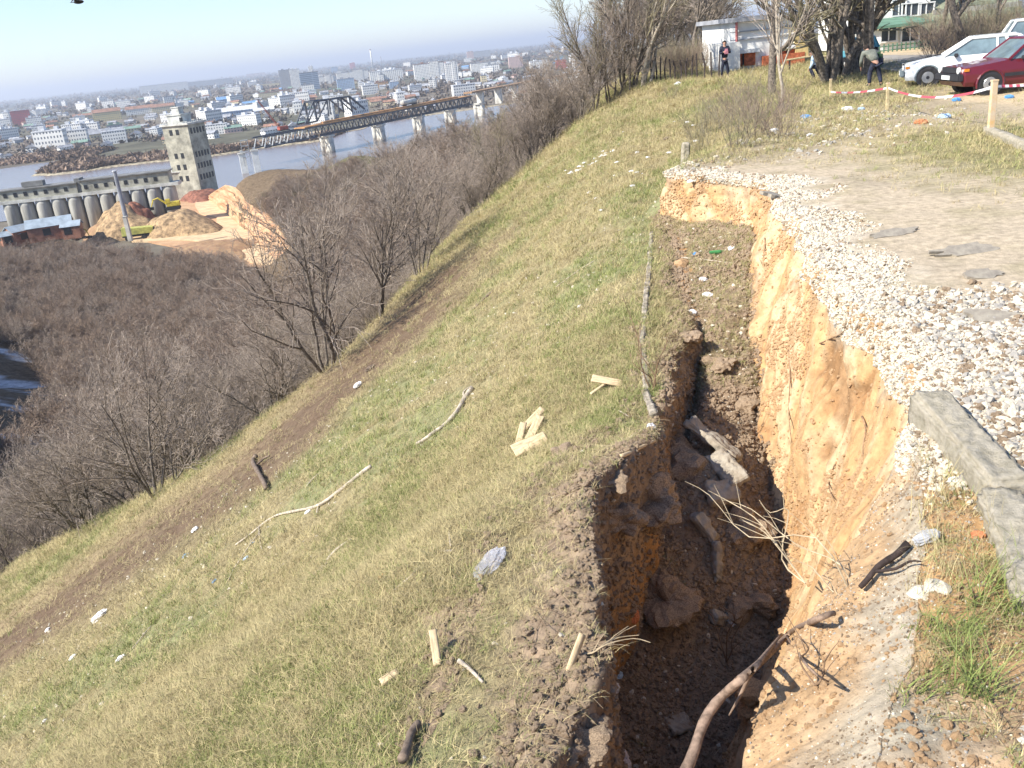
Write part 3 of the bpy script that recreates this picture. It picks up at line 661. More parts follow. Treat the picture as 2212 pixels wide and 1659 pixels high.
big=[
(608,638,196,152,'grey',0,'flat','tall grey slab block left of the narrow white one by the river district'),
(632,652,196,150,'white',2,'flat','narrow bright white high-rise slab between two grey ones'),
(652,690,196,158,'glass',0,'flat','blue-grey glass office slab with horizontal bands'),
(672,682,188,144,'white',2,'tower','slim white tower behind the glass office slab'),
(552,602,193,183,'cream',0,'flat','long cream low-rise left of the grey high-rise slab'),
(309,402,204,186,'long',2,'flat','very long white ribbed factory hall on the skyline at left'),
(534,572,168,160,'pink',0,'flat','long pink block far off on the skyline'),
(410,500,190,178,'grey',0,'flat','broad dark grey hangar-like hall behind the ribbed factory'),
(30,64,272,240,'red',2,'flat','red-fronted tower block at the far left of the city'),
(160,195,262,252,'cream',1,'gable','cream block with a rusty roof left of the long yellow block'),
(205,258,264,244,'yellow',1,'gable','long yellow block with rust coloured roof across the river'),
(275,330,250,237,'white',1,'gable','white three-storey row left of the elevator tower top'),
(330,375,244,232,'cream',1,'gable','pale row of houses ending near the elevator tower top'),
(104,195,316,300,'grey',0,'gable','long low grey warehouse on the far bank'),
(196,262,306,290,'cream',0,'gable','long low pale warehouse beside the grey one on the far bank'),
(232,262,290,272,'grey',3,'flat','grey-green block behind the far bank warehouses'),
(262,300,292,280,'cream',3,'gable','pale green-roofed block behind the far bank'),
(685,720,184,167,'white',0,'tower','white ribbed apartment row right of the glass office slab'),
(730,796,180,158,'white',0,'tower','white apartment row with brown roof edge, left of the chimney foot'),
(801,870,180,156,'long',2,'flat','long white ribbed apartment slab in mid city'),
(897,960,176,140,'white',1,'tower','tall white stepped apartment block, the biggest of the group right of the ribbed slab'),
(965,992,182,138,'white',2,'tower','bright white twin tower at the right end of the stepped block'),
(940,962,170,134,'grey',0,'tower','grey tower squeezed behind the stepped apartment block'),
(730,766,197,172,'blue',0,'flat','blue-grey office block in front of the white rows'),
(775,806,190,182,'white',2,'flat','low white hall in front of the ribbed slab'),
(807,838,192,180,'orange',1,'flat','orange brick block in mid city'),
(842,862,192,178,'blue',2,'flat','small pale blue and white block right of the orange one'),
(928,944,192,172,'white',0,'tower','thin white tower in front of the stepped block'),
(1018,1075,158,138,'white',0,'flat','wide white block below the right skyline'),
(1100,1130,148,124,'pink',2,'tower','pinkish tall block behind the pair of thin trees'),
(1145,1185,150,134,'white',2,'flat','white block just left of the red one'),
(1202,1224,152,130,'red',0,'flat','red block beside the ravine trees at the right end of the city'),
(1040,1052,184,164,'cream',0,'flat','small cream tower standing alone below the white blocks'),
(845,862,112,104,'white',0,'flat','small white block on the skyline right of the chimney'),
(1022,1060,128,112,'grey',0,'flat','dark grey hall under the skyline at right'),
(1010,1024,132,112,'pink',0,'tower','pink slab tower on the right skyline'),
(757,768,150,136,'red',2,'tower','small red and white tower left of the chimney'),
(716,730,158,146,'blue',3,'tower','small bluish tower left of the red and white one'),
(470,520,226,216,'blue',4,'gable','long blue-roofed factory shed right of the elevator tower'),
(525,556,233,224,'cream',4,'gable','cream building with blue roof, right of the blue-roofed shed'),
(470,545,256,243,'blue',2,'gable','wide pale blue warehouse behind the far bank sand'),
(548,590,248,240,'white',2,'gable','pale shed right of the wide blue warehouse'),
(560,620,212,202,'cream',1,'flat','long cream building with a flat rust roof below the high-rise slabs'),
(488,505,203,185,'white',2,'tower','small white stepped tower left of the long cream low-rise'),
(0,34,300,286,'grey',0,'flat','grey block cut by the left edge of the picture'),
(80,100,252,238,'white',2,'tower','white church-like building right of the red-fronted tower'),
(640,680,222,214,'brick',1,'gable','brown brick works between the truss and the slabs'),
(855,905,220,212,'grey',0,'gable','grey low sheds above the bridge deck'),
(1150,1200,208,196,'cream',0,'flat','pale unfinished building at the right end of the bridge'),
]
for (u0,u1,vb,vt,wl,rf,kd,lb) in big: blk_px(u0,u1,vb,vt,wl,rf,kd,lb,name='city_building')
rnd=random.Random(11)
kinds=[('white',0,'gable',.24),('cream',1,'gable',.14),('grey',0,'gable',.1),('pink',3,'gable',.05),('white',2,'flat',.15),('pink',1,'gable',.08),('grey',3,'gable',.1),('blue',4,'gable',.05),('long',0,'flat',.1),('brick',0,'flat',.05)]
protoB={}
def small(kd):
    if kd in protoB: return protoB[kd]
    return None
sizes={'gable':(18,8,5.),'flat':(30,11,11)}
n=0; cnt=0
while n<430 and cnt<7000:
    cnt+=1
    u=rnd.uniform(-10,1260); hz=215-.1057*u; dv=22+rnd.random()**1.3*118
    if dv>120 and u<600 and rnd.random()<.7: continue
    v=hz+dv; P=at_z(u,v,ZG)
    # keep off the river and its scrub
    if P[1]<np.interp(P[0],[-700,-391,-320,-190,-120,-35,25,400],[860,850,830,790,880,960,1000,1200]): continue
    r=rnd.random()*.72 if dv>62 else .2+.8*rnd.random(); a=0
    for i,(wl,rf,kd,p) in enumerate(kinds):
        a+=p
        if r<a: break
    key=(i,); L,Wd,Hh=sizes[kd]
    lab={'gable':'small pitched-roof house among the crowded low buildings across the river','flat':'flat-roofed apartment block among the crowded buildings of the far city'}[kd]
    grp={'gable':'small pitched-roof houses across the river','flat':'flat-roofed blocks of the far city'}[kd]
    s=(.7+.5*rnd.random())*(1.1 if dv<50 else .85)
    if key not in protoB: o=block(L,Wd,Hh,wl,rf,kd,(P[0],P[1],ZG),0,'city_house' if kd=='gable' else 'apartment_block',lab,group=grp); protoB[key]=o
    else: o=copy_thing(protoB[key]); o.location=(P[0],P[1],ZG)
    o.rotation_euler=(0,0,rnd.choice([.1,.35,-.3,1.7,.9])+rnd.uniform(-.1,.1)); o.scale=(s,s,s*(.8+.9*rnd.random() if kd=='flat' else 1)); n+=1
# tall chimneys and masts
def stack(u,vb,vt,r,label,m,name='factory_chimney'):
    P=at_z(u,vb,ZG); T_=at_y(u,vt,P[1]); h=T_[2]-ZG
    o=empty(name,(P[0],P[1],ZG),label=label,cat='chimney')
    MB().tube([(0,0,0),(0,0,h*.5),(0,0,h)],[r*1.6,r*1.2,r],10).build('shaft',m,o,smooth=True); MB().tube([(0,0,h*.97),(0,0,h+.6)],[r*1.25,r*1.25],10).build('rim',RF[1],o)
mConc=mt('pale_concrete',(.52,.50,.44),var=.2,scale=.3,bump=.2,bdist=.1)
stack(806,152,106,3.2,'tall pale factory chimney on the skyline',FW['white']); stack(826,150,122,1.6,'thin dark chimney right of the tall pale one',RF[0]); stack(514,186,166,1.4,'thin dark mast-like chimney left of the pink skyline block',RF[0]); stack(12,240,221,1.,'thin chimney at the left skyline',RF[0]); stack(560,170,158,1.4,'small chimney near the pink skyline block',RF[0]) 
# tree belts of the plain: one mass of small clumps
rg=np.random.default_rng(5)
def clumps(name,cx,cy,cz,r,mat,label,n=7,sq=.7):
    """leafless canopy masses: many small twig-like triangles per clump"""
    N=len(cx); V=[];
    c=np.repeat(np.stack([cx,cy,cz],-1),n,0); R=np.repeat(r,n)[:,None]
    o=rg.normal(0,.5,(N*n,3))*R*[1,1,sq]; o[:,2]=abs(o[:,2])
    p=c+o; a=rg.normal(0,.33,(N*n,3,3))*R[:,None]; tri=p[:,None]+a
    me=mesh_np(name,tri.reshape(-1,3),np.arange(N*n*3).reshape(-1,3),False)
    return link(name,me,mat,kind='stuff',label=label,cat='woods')
mBelt=mt('belt_trees',(.20,.165,.135),var=.35,scale=.02,bump=0,spec=.05); mBelt2=mt('bank_scrub',(.24,.175,.13),var=.3,scale=.03,bump=0,spec=.05)
N=9000
d=900*np.exp(rg.random(N)*2.6); th=rg.uniform(-.62,.16,N); cx=d*np.tan(th); cy=d
ok=(cy>np.interp(cx,[-700,-391,-320,-190,-120,-35,25,400],[800,800,740,700,780,880,920,1180])+5)&(fbm(cx*.004,cy*.002,0,3,90)+.3*rg.normal(0,1,N)>-.05)
cx,cy=cx[ok],cy[ok]; clumps('tree_belts',cx,cy,np.full(len(cx),ZG),3.5+cy*.0018,mBelt,'leafless tree belts among the far city buildings',n=16)
# scrub on the far bank and island
cx=[];cy=[]
while len(cx)<4200:
    x=rnd.uniform(-420,40); y=rnd.uniform(640,860)
    lo=np.interp(x,[-420,-344,-330,-318,-300,-281,-260,-216,-193,-165,-122,-106,-60,40],[765,790,725,665,648,646,666,663,662,690,696,818,856,905])
    hi=np.interp(x,[-420,-330,-300,-215,-190,-165,-120,-60,40],[800,790,720,718,712,722,745,905,960])
    if x<-335: lo,hi=790,850
    if lo+2<y<hi: cx.append(x);cy.append(y)
clumps('far_bank_scrub',np.array(cx),np.array(cy),np.full(len(cx),-50.),np.full(len(cx),3.6),mBelt2,'brown leafless scrub on the far river bank and spit',n=18)
# sand behind the bank
bm_=MB(); sp=[(-205,722),(-160,726),(-100,760),(-95,800),(-150,800),(-215,760)]
bm_.prism([(x,y) for x,y in ragged(sp+[sp[0]],7)[:-1]],-50.15,-49.7); bm_.build('sand_ground',mt('sand',(.40,.33,.22),var=.3,scale=.05,bump=0),kind='structure')
# ---------- grain elevator tower ----------
mElev=mt('stained_concrete',(.40,.39,.31),var=.25,scale=.25,bump=.4,bdist=.1,bscale=2); mWin=mt('dark_opening',(.025,.027,.03),var=.1,bump=0,rough=.4); mLt=mt('light_plaster',(.55,.55,.50),var=.2,scale=.3,bump=.2,bdist=.05)
B0=at_z(430,425,-50); Dt=B0[1]
k0=at_y(404,280,Dt)[0]; top=at_y(410,262,Dt)[2]; Ht=top+50
E0=empty('elevator_tower',(B0[0],B0[1],-51),math.radians(0),label='tall green-grey concrete elevator tower with rows of dark windows',cat='tower')
yaw=math.radians(-18); E0.rotation_euler.z=yaw
La,Lb=13.5,13.5
MB().box((0,0,Ht/2),(La,Lb,Ht)).build('wall',mElev,E0)
MB().box((0,0,Ht+.4),(La+1.6,Lb+1.6,.8)).build('cornice',mLt,E0)
q=MB(); 
for sx in (-1,1):
    q.box((sx*(La/2+.3),0,Ht+1.4),(.15,Lb+1,.15)); q.box((0,sx*(Lb/2+.3),Ht+1.4),(La+1,.15,.15))
for i in range(9):
    t=-La/2+i*La/8
    for sx in (-1,1): q.box((t,sx*(Lb/2+.3),Ht+1.1),(.2,.2,.9)); q.box((sx*(La/2+.3),t,Ht+1.1),(.2,.2,.9))
q.build('railing',mLt,E0)
MB().box((-1.5,0,Ht+2.3),(7.5,7.5,4)).box((-1.5,0,Ht+4.5),(8.3,8.3,.5)).build('roof_house',mLt,E0)
MB().box((-1.5,0,Ht+6),(3.6,3.6,3)).box((-1.5,0,Ht+7.7),(4.2,4.2,.4)).build('lantern',mLt,E0)
MB().box((1.8,-3.4,Ht+2.2),(1.,1.2,2.)).tube([(-2,0,Ht+7.7),(-2,0,Ht+12)],.12,6).build('mast',mWin,E0)
# left face (local -y) 2 windows per row, right face (local +x) 5 per row
for row,frac in enumerate((.085,.39,.54,.69)):
    z=Ht*(1-frac)
    for i in range(2):
        p=empty; MB().box((-2.6+i*3.4,-Lb/2-.03,z),(1.6,.2,2.4)).build('window',mWin,E0)
    for i in range(5): MB().box((La/2+.03,-4.6+i*2.35,z),(.2,1.3,2.5)).build('window',mWin,E0)
# ---------- silos ----------
S1=at_z(8,548,-50); A_=at_y(3,437,351)[:2]; Bp=at_y(380,398,357)[:2] 
dirv=(Bp-A_)/np.linalg.norm(Bp-A_); LS=np.linalg.norm(Bp-A_); az=math.atan2(dirv[1],dirv[0])
hs=at_y(204,420,352)[2]; print('silo top z',hs,'len',LS)
HS=hs+51
sr=empty('silo_row',(A_[0],A_[1],-51),az,label='long grey row of round concrete grain silos with a gallery on top',cat='silo')
ns=11; pitch=LS/ns
mSilo=mt('silo_concrete',(.43,.42,.37),var=.22,scale=.4,bump=.35,bdist=.1,bscale=2,stretch=(1,1,.15))
for i in range(ns):
    MB().tube([((i+.5)*pitch,0,0),((i+.5)*pitch,0,HS-1.3),((i+.5)*pitch,0,HS)],[pitch*.46,pitch*.46,pitch*.42],28).build('silo',mSilo,sr,smooth=True)
MB().box((LS/2,3.5,HS/2-1),(LS-4,2,HS-2)).build('back_wall',mSilo,sr)
MB().box((LS/2,.4,HS+.6),(LS+3,pitch*1.05,1.2)).build('gallery_floor',mLt,sr)
MB().box((LS*.23,.8,HS+3.0),(LS*.44,6.4,3.6)).box((LS*.725,.8,HS+3.3),(LS*.50,6.4,4.2)).build('gallery_wall',mElev,sr)
MB().box((LS*.23,.8,HS+5.0),(LS*.45,7.6,.4)).box((LS*.725,.8,HS+5.6),(LS*.52,7.6,.4)).box((LS*.20,.8,HS+6.3),(LS*.12,3,1.8)).box((LS*.455,.8,HS+4),(LS*.03,5,5)).build('gallery_roof',mt('gallery_roof',(.20,.20,.19),var=.2,scale=.3,bump=0),sr)
for i in range(16):
    t=.045+i*.057
    if .43<t<.48: continue
    MB().box((LS*t,.8-3.23,HS+3.1),(1.3,.2,1.5)).build('window',mWin,sr)
# low linking building between silos and tower
gp=at_y(377,388,432); ge=at_y(395,386,445); gl=float(np.linalg.norm((ge-gp)[:2]))+3
o=empty('connecting_gallery',(gp[0],gp[1],-51),math.atan2(ge[1]-gp[1],ge[0]-gp[0]),label='small grey concrete annex between the silo row and the elevator tower',cat='building')
hg=at_y(385,370,438)[2]+51
MB().box((gl/2,0,hg/2),(gl,6,hg)).build('wall',mElev,o); MB().box((gl/2,0,hg+.2),(gl+.8,6.8,.4)).build('roof',mLt,o)
for i in range(3): MB().box((1.2+i*1.6,-3.05,hg-1.9),(.9,.2,1.3)).build('window',mWin,o)
# lattice/steel pole in front of the silos
P=at_z(267,462,-47); P=np.array(at_y(267,450,300)); h=at_y(257,370,300)[2]-P[2]
o=empty('steel_pole',(P[0],P[1],P[2]-3),label='thick grey steel pole standing in front of the silos',cat='pole'); MB().tube([(0,0,0),(0,0,h+3)],[.75,.6],10).build('shaft',RF[0],o); MB().tube([(0,0,h+3),(0,0,h+3.4)],[.75,.75],10).build('cap',RF[2],o)
P=at_y(279,507,290); h=at_y(277,468,290)[2]-P[2]
o=empty('concrete_post',(P[0],P[1],P[2]-2),label='short square concrete post behind the truck in the quarry',cat='post'); MB().box((0,0,(h+2)/2),(1.3,1.3,h+2),taper=.85).build('shaft',mConc,o); MB().box((0,0,h+2.1),(1.3,1.3,.2)).build('cap',mConc,o)
# ---------- quarry ----------
mSand=mt('quarry_sand',(.50,.33,.185),var=.25,scale=.25,bump=.5,bdist=.3,bscale=1.5,col2=(.40,.22,.12)); mPath=mt('packed_sand',(.62,.45,.27),var=.15,scale=.3,bump=.2,bdist=.1); mHeap=mt('brown_spoil',(.38,.25,.13),var=.35,scale=.5,bump=.7,bdist=.3,bscale=2,col2=(.26,.15,.09)); mHeap2=mt('straw_spoil',(.40,.275,.15),var=.35,scale=.6,bump=.7,bdist=.3,bscale=2); mRedH=mt('red_spoil',(.26,.11,.07),var=.3,scale=.6,bump=.6,bdist=.3,bscale=2)
def sheet(name,polypx,z,mat,**k):
    pts=[at_z(u,v,z)[:2] for u,v in polypx]; pts=ragged([tuple(p) for p in pts]+[tuple(pts[0])],13)[:-1]
    m=MB(); m.prism([(float(a),float(b)) for a,b in pts],z-1.5,z); return m.build(name,mat,None,kind='structure',**k)
sheet('quarry_ground',[(120,505),(300,425),(430,410),(500,405),(560,450),(640,560),(590,580),(500,570),(330,515)],-49.7,mSand)
sheet('dirt_road',[(412,425),(455,420),(520,470),(560,515),(640,580),(560,575),(480,520),(420,512),(300,516),(290,511),(420,500),(474,492),(450,462)],-49.45,mPath)
def heap(poly,vtop,mat,name,label,seed):
    """spoil heap: footprint from its base outline, height from its crest row"""
    P=[at_z(u,v,-49.8)[:2] for u,v in poly]; c=np.mean(P,0); u=sum(p[0] for p in poly)/len(poly)
    T0=at_y(u,vtop,c[1]); h=max(1.5,T0[2]+49.8)
    n=56; V=[];A=[math.atan2(p[1]-c[1],p[0]-c[0]) for p in P]; Rr=[np.linalg.norm(p-c) for p in P]
    o_=sorted(zip(A,Rr)); A=[a for a,_ in o_]; Rr=[r for _,r in o_]
    th=np.linspace(-math.pi,math.pi,n,endpoint=False); R=np.interp(th,A,Rr,period=2*math.pi)
    m=22; rr=np.linspace(0,1,m); X=np.outer(rr,R*np.cos(th)); Y=np.outer(rr,R*np.sin(th)); 
    Zz=h*(1-np.clip((rr-.2)/.8,0,1)**1.9)[:,None]*(1+.45*fbm(X*.12,Y*.12,seed,4,seed))+.5*fbm(X*.5,Y*.5,0,3,seed)-.6*rr[:,None]
    i=np.arange(m*n).reshape(m,n); j=np.roll(i,-1,1); f=np.stack([i[:-1],i[1:],j[1:],j[:-1]],-1).reshape(-1,4)
    o=link(name,mesh_np(name,np.stack([X,Y,Zz],-1).reshape(-1,3),f,True),mat,label=label,cat='spoil heap'); o.location=(c[0],c[1],-49.8)
heap([(300,512),(330,500),(400,492),(478,488),(475,503),(380,513)],456,mHeap2,'spoil_heap','largest straw-brown spoil heap beside the dirt road',1)
heap([(200,514),(210,502),(330,494),(345,507),(280,516)],452,mHeap2,'spoil_heap','pale straw-topped heap behind the concrete post',2)
heap([(185,516),(200,504),(250,500),(268,510),(230,522)],486,mHeap,'spoil_heap','low brown heap left of the yellow truck',3)
heap([(405,436),(415,424),(462,420),(470,430),(440,438)],408,mRedH,'spoil_heap','dark red heap at the foot of the elevator tower',4)
heap([(268,508),(275,499),(335,492),(342,500)],434,mRedH,'spoil_heap','red-brown heap in front of the right-hand silos',5)
heap([(370,548),(390,524),(480,514),(530,545),(548,566),(480,572)],530,mHeap,'spoil_heap','long brown bank of earth under the lower edge of the dirt road',6)
# sand cliff cut in the spur
n=120; m=40; tt_=np.linspace(0,1,n); 
def al(L): L=np.array(L); return np.stack([np.interp(tt_*(len(L)-1),range(len(L)),L[:,k]) for k in range(3)],-1)
a,b=al(TL),al(BL); 
rr=np.linspace(0,1,m)[:,None,None]; G=b[None]+(a-b)[None]*np.concatenate([rr**1.25,rr**1.25,rr**.9],-1)
st=fbm(G[...,0]*.08,G[...,1]*.08,G[...,2]*.9,4,95); G[...,0]-=st*1.6*(rr[...,0]*(1-rr[...,0])*4); G[...,1]-=st*1.6
back=G[-1:]+np.array([6,10,-5.]); G=np.concatenate([G,back],0)
i=np.arange(G.shape[0]*n).reshape(-1,n); f=np.stack([i[:-1,:-1],i[:-1,1:],i[1:,1:],i[1:,:-1]],-1).reshape(-1,4)
mCliff=mt('banded_sand',(.60,.40,.235),var=.25,scale=.35,bump=.6,bdist=.4,bscale=1.2,col2=(.42,.22,.115),stretch=(.35,.35,3.))
link('cliff_terrain',mesh_np('cliff',G.reshape(-1,3),f,True),mCliff,kind='structure')
# sheds with blue-grey roofs
mOrW=mt('orange_wall',(.33,.16,.10),var=.25,scale=.5,bump=0); mBlR=mt('bluegrey_roof',(.30,.36,.41),var=.15,scale=.4,bump=.1)
def shed(u,v,D,L,Wd,h,rz,label):
    P=at_y(u,v,D); L*=.85; h*=.8; o=empty('shed',(P[0],P[1],P[2]),rz,label=label,cat='shed')
    MB().box((0,0,h/2-1),(L,Wd,h+2)).add([(-L/2,-Wd/2,h),(-L/2,Wd/2,h),(-L/2,0,h+Wd*.27),(L/2,-Wd/2,h),(L/2,Wd/2,h),(L/2,0,h+Wd*.27)],[(0,2,1),(3,4,5),(0,3,5,2),(1,2,5,4)]).build('wall',mOrW,o)
    for s in (-1,1):
        a=Vector((0,s*(Wd/4+.15),h+Wd*.135+.12)); MB().box(a,(L+1,Wd*.6,.15),rot=Matrix.Rotation(-s*math.atan(.54),3,'X')).build('roof',mBlR,o)
    MB().box((-L/2-.02,-.5,h*.65),(.1,1.8,1.5)).build('window',mWin,o); MB().box((-1,-Wd/2-.03,h*.4),(2.5,.1,2.4)).build('door',mWin,o)
shed(50,514,326,11,7,3.5,.9,'shed with orange-red wall and blue-grey roof at the left of the row'); shed(112,503,328,17,9,3.6,.35,'largest shed with a wide blue-grey roof'); shed(158,501,326,7,6,2.8,.2,'smaller shed with a pale blue roof right of the largest one'); shed(22,520,322,7,5,2.4,.7,'low shed half hidden by trees at the far left')
# dump truck and excavators
mYel=mt('yellow_paint',(.62,.50,.06),var=.2,scale=2,bump=0,rough=.5); mTyre=mt('tyre_rubber',(.03,.03,.03),var=.1,bump=0,rough=.8); mYG=mt('yellow_green_paint',(.50,.50,.14),var=.2,scale=1,bump=0,rough=.5)
def truck(u,v,z,rz,label,m,s=1.):
    P=at_z(u,v,z); o=empty('dump_truck',tuple(P),rz,label=label,cat='truck'); o.scale=(s,s,s)
    MB().box((0,0,1.05),(7.4,2.2,.35)).build('chassis',mTyre,o); MB().box((-2.8,0,2.2),(1.9,2.4,2.1),taper=.9).build('cab',m,o,bevel=.12)
    MB().add([(-1.6,-1.25,1.4),(3.6,-1.25,1.4),(3.6,1.25,1.4),(-1.6,1.25,1.4),(-1.8,-1.4,3.0),(4.0,-1.4,2.8),(4.0,1.4,2.8),(-1.8,1.4,3.0),(-2.7,-1.2,3.35),(-2.7,1.2,3.35)],[(3,2,1,0),(0,1,5,4),(1,2,6,5),(2,3,7,6),(3,0,4,7),(4,5,6,7),(4,7,9,8)]).build('dump_body',m,o)
    MB().box((-3.72,0,2.6),(.08,2.,.8)).build('windscreen',mWin,o)
    for x in (-2.6,1.4,2.8):
        for sy in (-1,1): MB().tube([(x,sy*1.0,.55),(x,sy*1.35,.55)],.55,16).build('wheel',mTyre,o,smooth=False)
truck(302,516,-49.6,.15,'yellow-green dump truck standing by the dirt road',mYG,1.45)
def excavator(u,v,z,rz,label,m,s=1.):
    P=at_z(u,v,z) if v>500 else at_y(u,v,343); o=empty('excavator',tuple(P),rz,label=label,cat='excavator'); o.scale=(s,s,s)
    for sy in (-1,1): MB().prism([(-2,.1),(-1.7,0),(1.7,0),(2,.1),(2.1,.5),(1.8,.9),(-1.8,.9),(-2.1,.5)],sy*1.2-.28,sy*1.2+.28,'y').build('track',mTyre,o)
    MB().box((.3,0,1.6),(3.6,2.4,1.2)).build('body',m,o,bevel=.1); MB().box((-1.0,-.7,2.4),(1.3,1.0,1.5)).build('cab',m,o,bevel=.08)
    MB().tube([(-1.4,.3,1.6),(-3.6,.3,3.6),(-5.0,.3,3.2)],[.3,.28,.2],6).build('boom',m,o); MB().tube([(-5,.3,3.3),(-5.8,.3,1.4)],[.2,.15],6).build('arm',m,o); MB().box((-5.8,.3,.9),(.9,1.,.8),taper=1.3).build('bucket',mTyre,o)
excavator(375,452,-49.6,.2,'small yellow excavator working between the heaps',mYel,1.3)
excavator(172,517,-48,2.6,'yellow excavator beside the blue-roofed sheds',mYel,1.1)
# ---------- bridge ----------
mStl=mt('dark_steel',(.075,.085,.10),var=.2,scale=1,bump=0,rough=.6); mStG=mt('grey_steel',(.42,.44,.44),var=.2,scale=1,bump=0,rough=.6); mRust=mt('orange_deck',(.50,.27,.11),var=.25,scale=.2,bump=0); mPier=mt('pier_concrete',(.62,.60,.53),var=.2,scale=.3,bump=.2,bdist=.1)
zd=-33.
pA=at_z(556,296,zd); pB=at_z(1010,200,zd+3); dv=(pB-pA)[:2]; LB=float(np.linalg.norm(dv)); bz=math.atan2(dv[1],dv[0]); print('bridge',pA,pB,LB)
br=empty('railway_bridge',(pA[0],pA[1],zd),bz,label='long dark steel truss bridge being pushed out over the river, orange deck on top',cat='bridge')
Ld=LB; hT=6.2; npan=int(Ld/6.5); sp_=Ld/npan
for sy in (-1,1):
    MB().box((Ld/2,sy*4,-.3),(Ld,.7,.8)).build('top_chord',mStl,br); MB().box((Ld/2,sy*4,-hT),(Ld,.7,.8)).build('bottom_chord',mStl,br)
for sy in (-4,4):
    for i0,i1,m_ in ((0,7,mStG),(7,npan,mStl)):
        pts_=[]
        for i in range(i0,i1): pts_+=[(i*sp_,sy,-hT),(i*sp_+sp_/2,sy,-.3)]
        pts_.append((i1*sp_,sy,-hT)); MB().tube(pts_,.4,5).build('web',m_,br)
MB().box((Ld/2+18,0,.45),(Ld-40,8.5,.7)).build('deck',mRust,br)
MB().box((Ld/2+20,-1,1.3),(Ld-80,3,1.)).build('deck_load',mRust,br)
# launching truss above
u0x=[(665,262),(778,237)]
def along(u,v):
    d=ray(u,v); # intersect vertical plane of the bridge axis
    nx,ny=-math.sin(bz),math.cos(bz); t=(pA[0]*nx+pA[1]*ny)/(d[0]*nx+d[1]*ny); P=np.array([0,0,H])+d*t
    return float((P[0]-pA[0])*math.cos(bz)+(P[1]-pA[1])*math.sin(bz)),float(P[2]-zd)
nodes={k:along(*p) for k,p in dict(a=(676,262),A=(667,220),b=(701,252),B=(697,216),c=(723,246),C=(720,213),d=(752,242),D=(745,209),e=(778,236),f=(650,268)).items()}
q=MB()
for s,e in [('a','A'),('b','B'),('c','C'),('d','D'),('A','B'),('B','C'),('C','D'),('D','e'),('A','f'),('B','a'),('C','d'),('f','a')]:
    for sy in (-3.5,3.5): q.tube([(nodes[s][0],sy,nodes[s][1]),(nodes[e][0],sy,nodes[e][1])],.75 if s in 'AD' and e in 'Be' or s+e in('aA','dD') else .5,5)
for k in 'ABCD': q.box((nodes[k][0],0,nodes[k][1]),(.8,7,.8))
q.build('launching_truss',mStl,br)
def pier(u,vt,w=4.,label='',zz=None,name='bridge_pier',x=None):
    s,_=along(u,vt); X=pA[0]+s*math.cos(bz); Yy=pA[1]+s*math.sin(bz)
    h=zd-hT-.5+51
    o=empty(name,(X,Yy,-51),bz,label=label,cat='pier',group=None)
    for sy in (-3.4,3.4):
        MB().tube([(0,sy,0),(0,sy,h-1.2)],[w*.42,w*.42],14).build('column',mPier,o,smooth=True)
    MB().box((0,0,h-.6),(w,11,1.2)).build('cap',mPier,o,bevel=.1); MB().box((0,0,h*.45),(1.2,6,h*.8)).build('web_wall',mPier,o)
for i,(u,lb) in enumerate([(702,'nearest pale pier carrying the truss bridge over the water'),(817,'second pale pier under the truss bridge'),(906,'third pier under the bridge, behind bare bushes'),(976,'fourth pier under the bridge, partly hidden by trees'),(1040,'last visible pier under the bridge, almost hidden by trees')]): pier(u,280,4.2,lb)
# free pillars waiting in front of the span
for i,(u,v) in enumerate([(522,333),(549,326)]):
    P=at_y(u,v,520); h=P[2]+51
    o=empty('bridge_pillar',(P[0],P[1],-51),.3,label=['white free-standing pillar in the river, left of the pair','white free-standing pillar in the river, right of the pair'][i],cat='pillar')
    MB().box((0,0,h/2),(3.6,3.2,h),taper=.94).build('shaft',mt('white_concrete',(.74,.74,.68),var=.12,scale=.3,bump=.1),o); MB().box((0,0,h+.3),(4.2,3.8,.7)).build('cap',mPier,o); MB().box((0,0,h+1.2),(1.4,1.2,1.4)).build('bearing',mStG,o)
    if i==1:
        q=MB()
        for k in range(4): q.box((-4.5,0,10+k*3),(4.,1.6,.3))
        q.box((-6.4,0,12),(.3,.3,14)).box((-2.8,0,12),(.3,.3,14)); q.build('scaffold',mStG,o)
# cranes and a tank wagon on the deck
def dk(s,y=0,z=.8): return (pA[0]+s*math.cos(bz)-y*math.sin(bz),pA[1]+s*math.sin(bz)+y*math.cos(bz),zd+z)
s,_=along(885,235); o=empty('tank_wagon',dk(s,0,1.9),bz,label='pale tank wagon standing on the bridge deck',cat='wagon')
MB().tube([(-9,0,2.4),(-8.6,0,2.4),(8.6,0,2.4),(9,0,2.4)],[1.2,1.7,1.7,1.2],16).build('tank',mPier,o,smooth=True); MB().box((0,0,.6),(18,2.4,.4)).build('frame',mTyre,o)
for x in (-7,-5,5,7): MB().tube([(x,-.9,.3),(x,.9,.3)],.45,12).build('wheelset',mTyre,o)
s,_=along(612,282); mRed=mt('red_paint',(.40,.10,.06),var=.2,scale=1,bump=0)
o=empty('deck_crane',dk(s,0,.9),bz+2.8,label='red crane with a raised lattice jib at the free end of the bridge',cat='crane')
MB().box((0,0,1.4),(6,3.2,2.2)).build('body',mRed,o,bevel=.15); MB().box((0,0,.25),(7,3.4,.5)).build('carriage',mTyre,o)
q=MB()
for a,b in (((2,-.6,2),(13,-.2,19)),((2,.6,2),(13,.2,19)),((2.8,0,1.6),(13.4,0,18.6))): q.tube([a,b],.16,4)
for k in range(8):
    t=k/8; x=2+11*t; z=2+17*t; q.tube([(x,-.6+.4*t,z),(x+1.2,.6-.4*t,z+1.6)],.1,4)
q.build('jib',mRed,o)
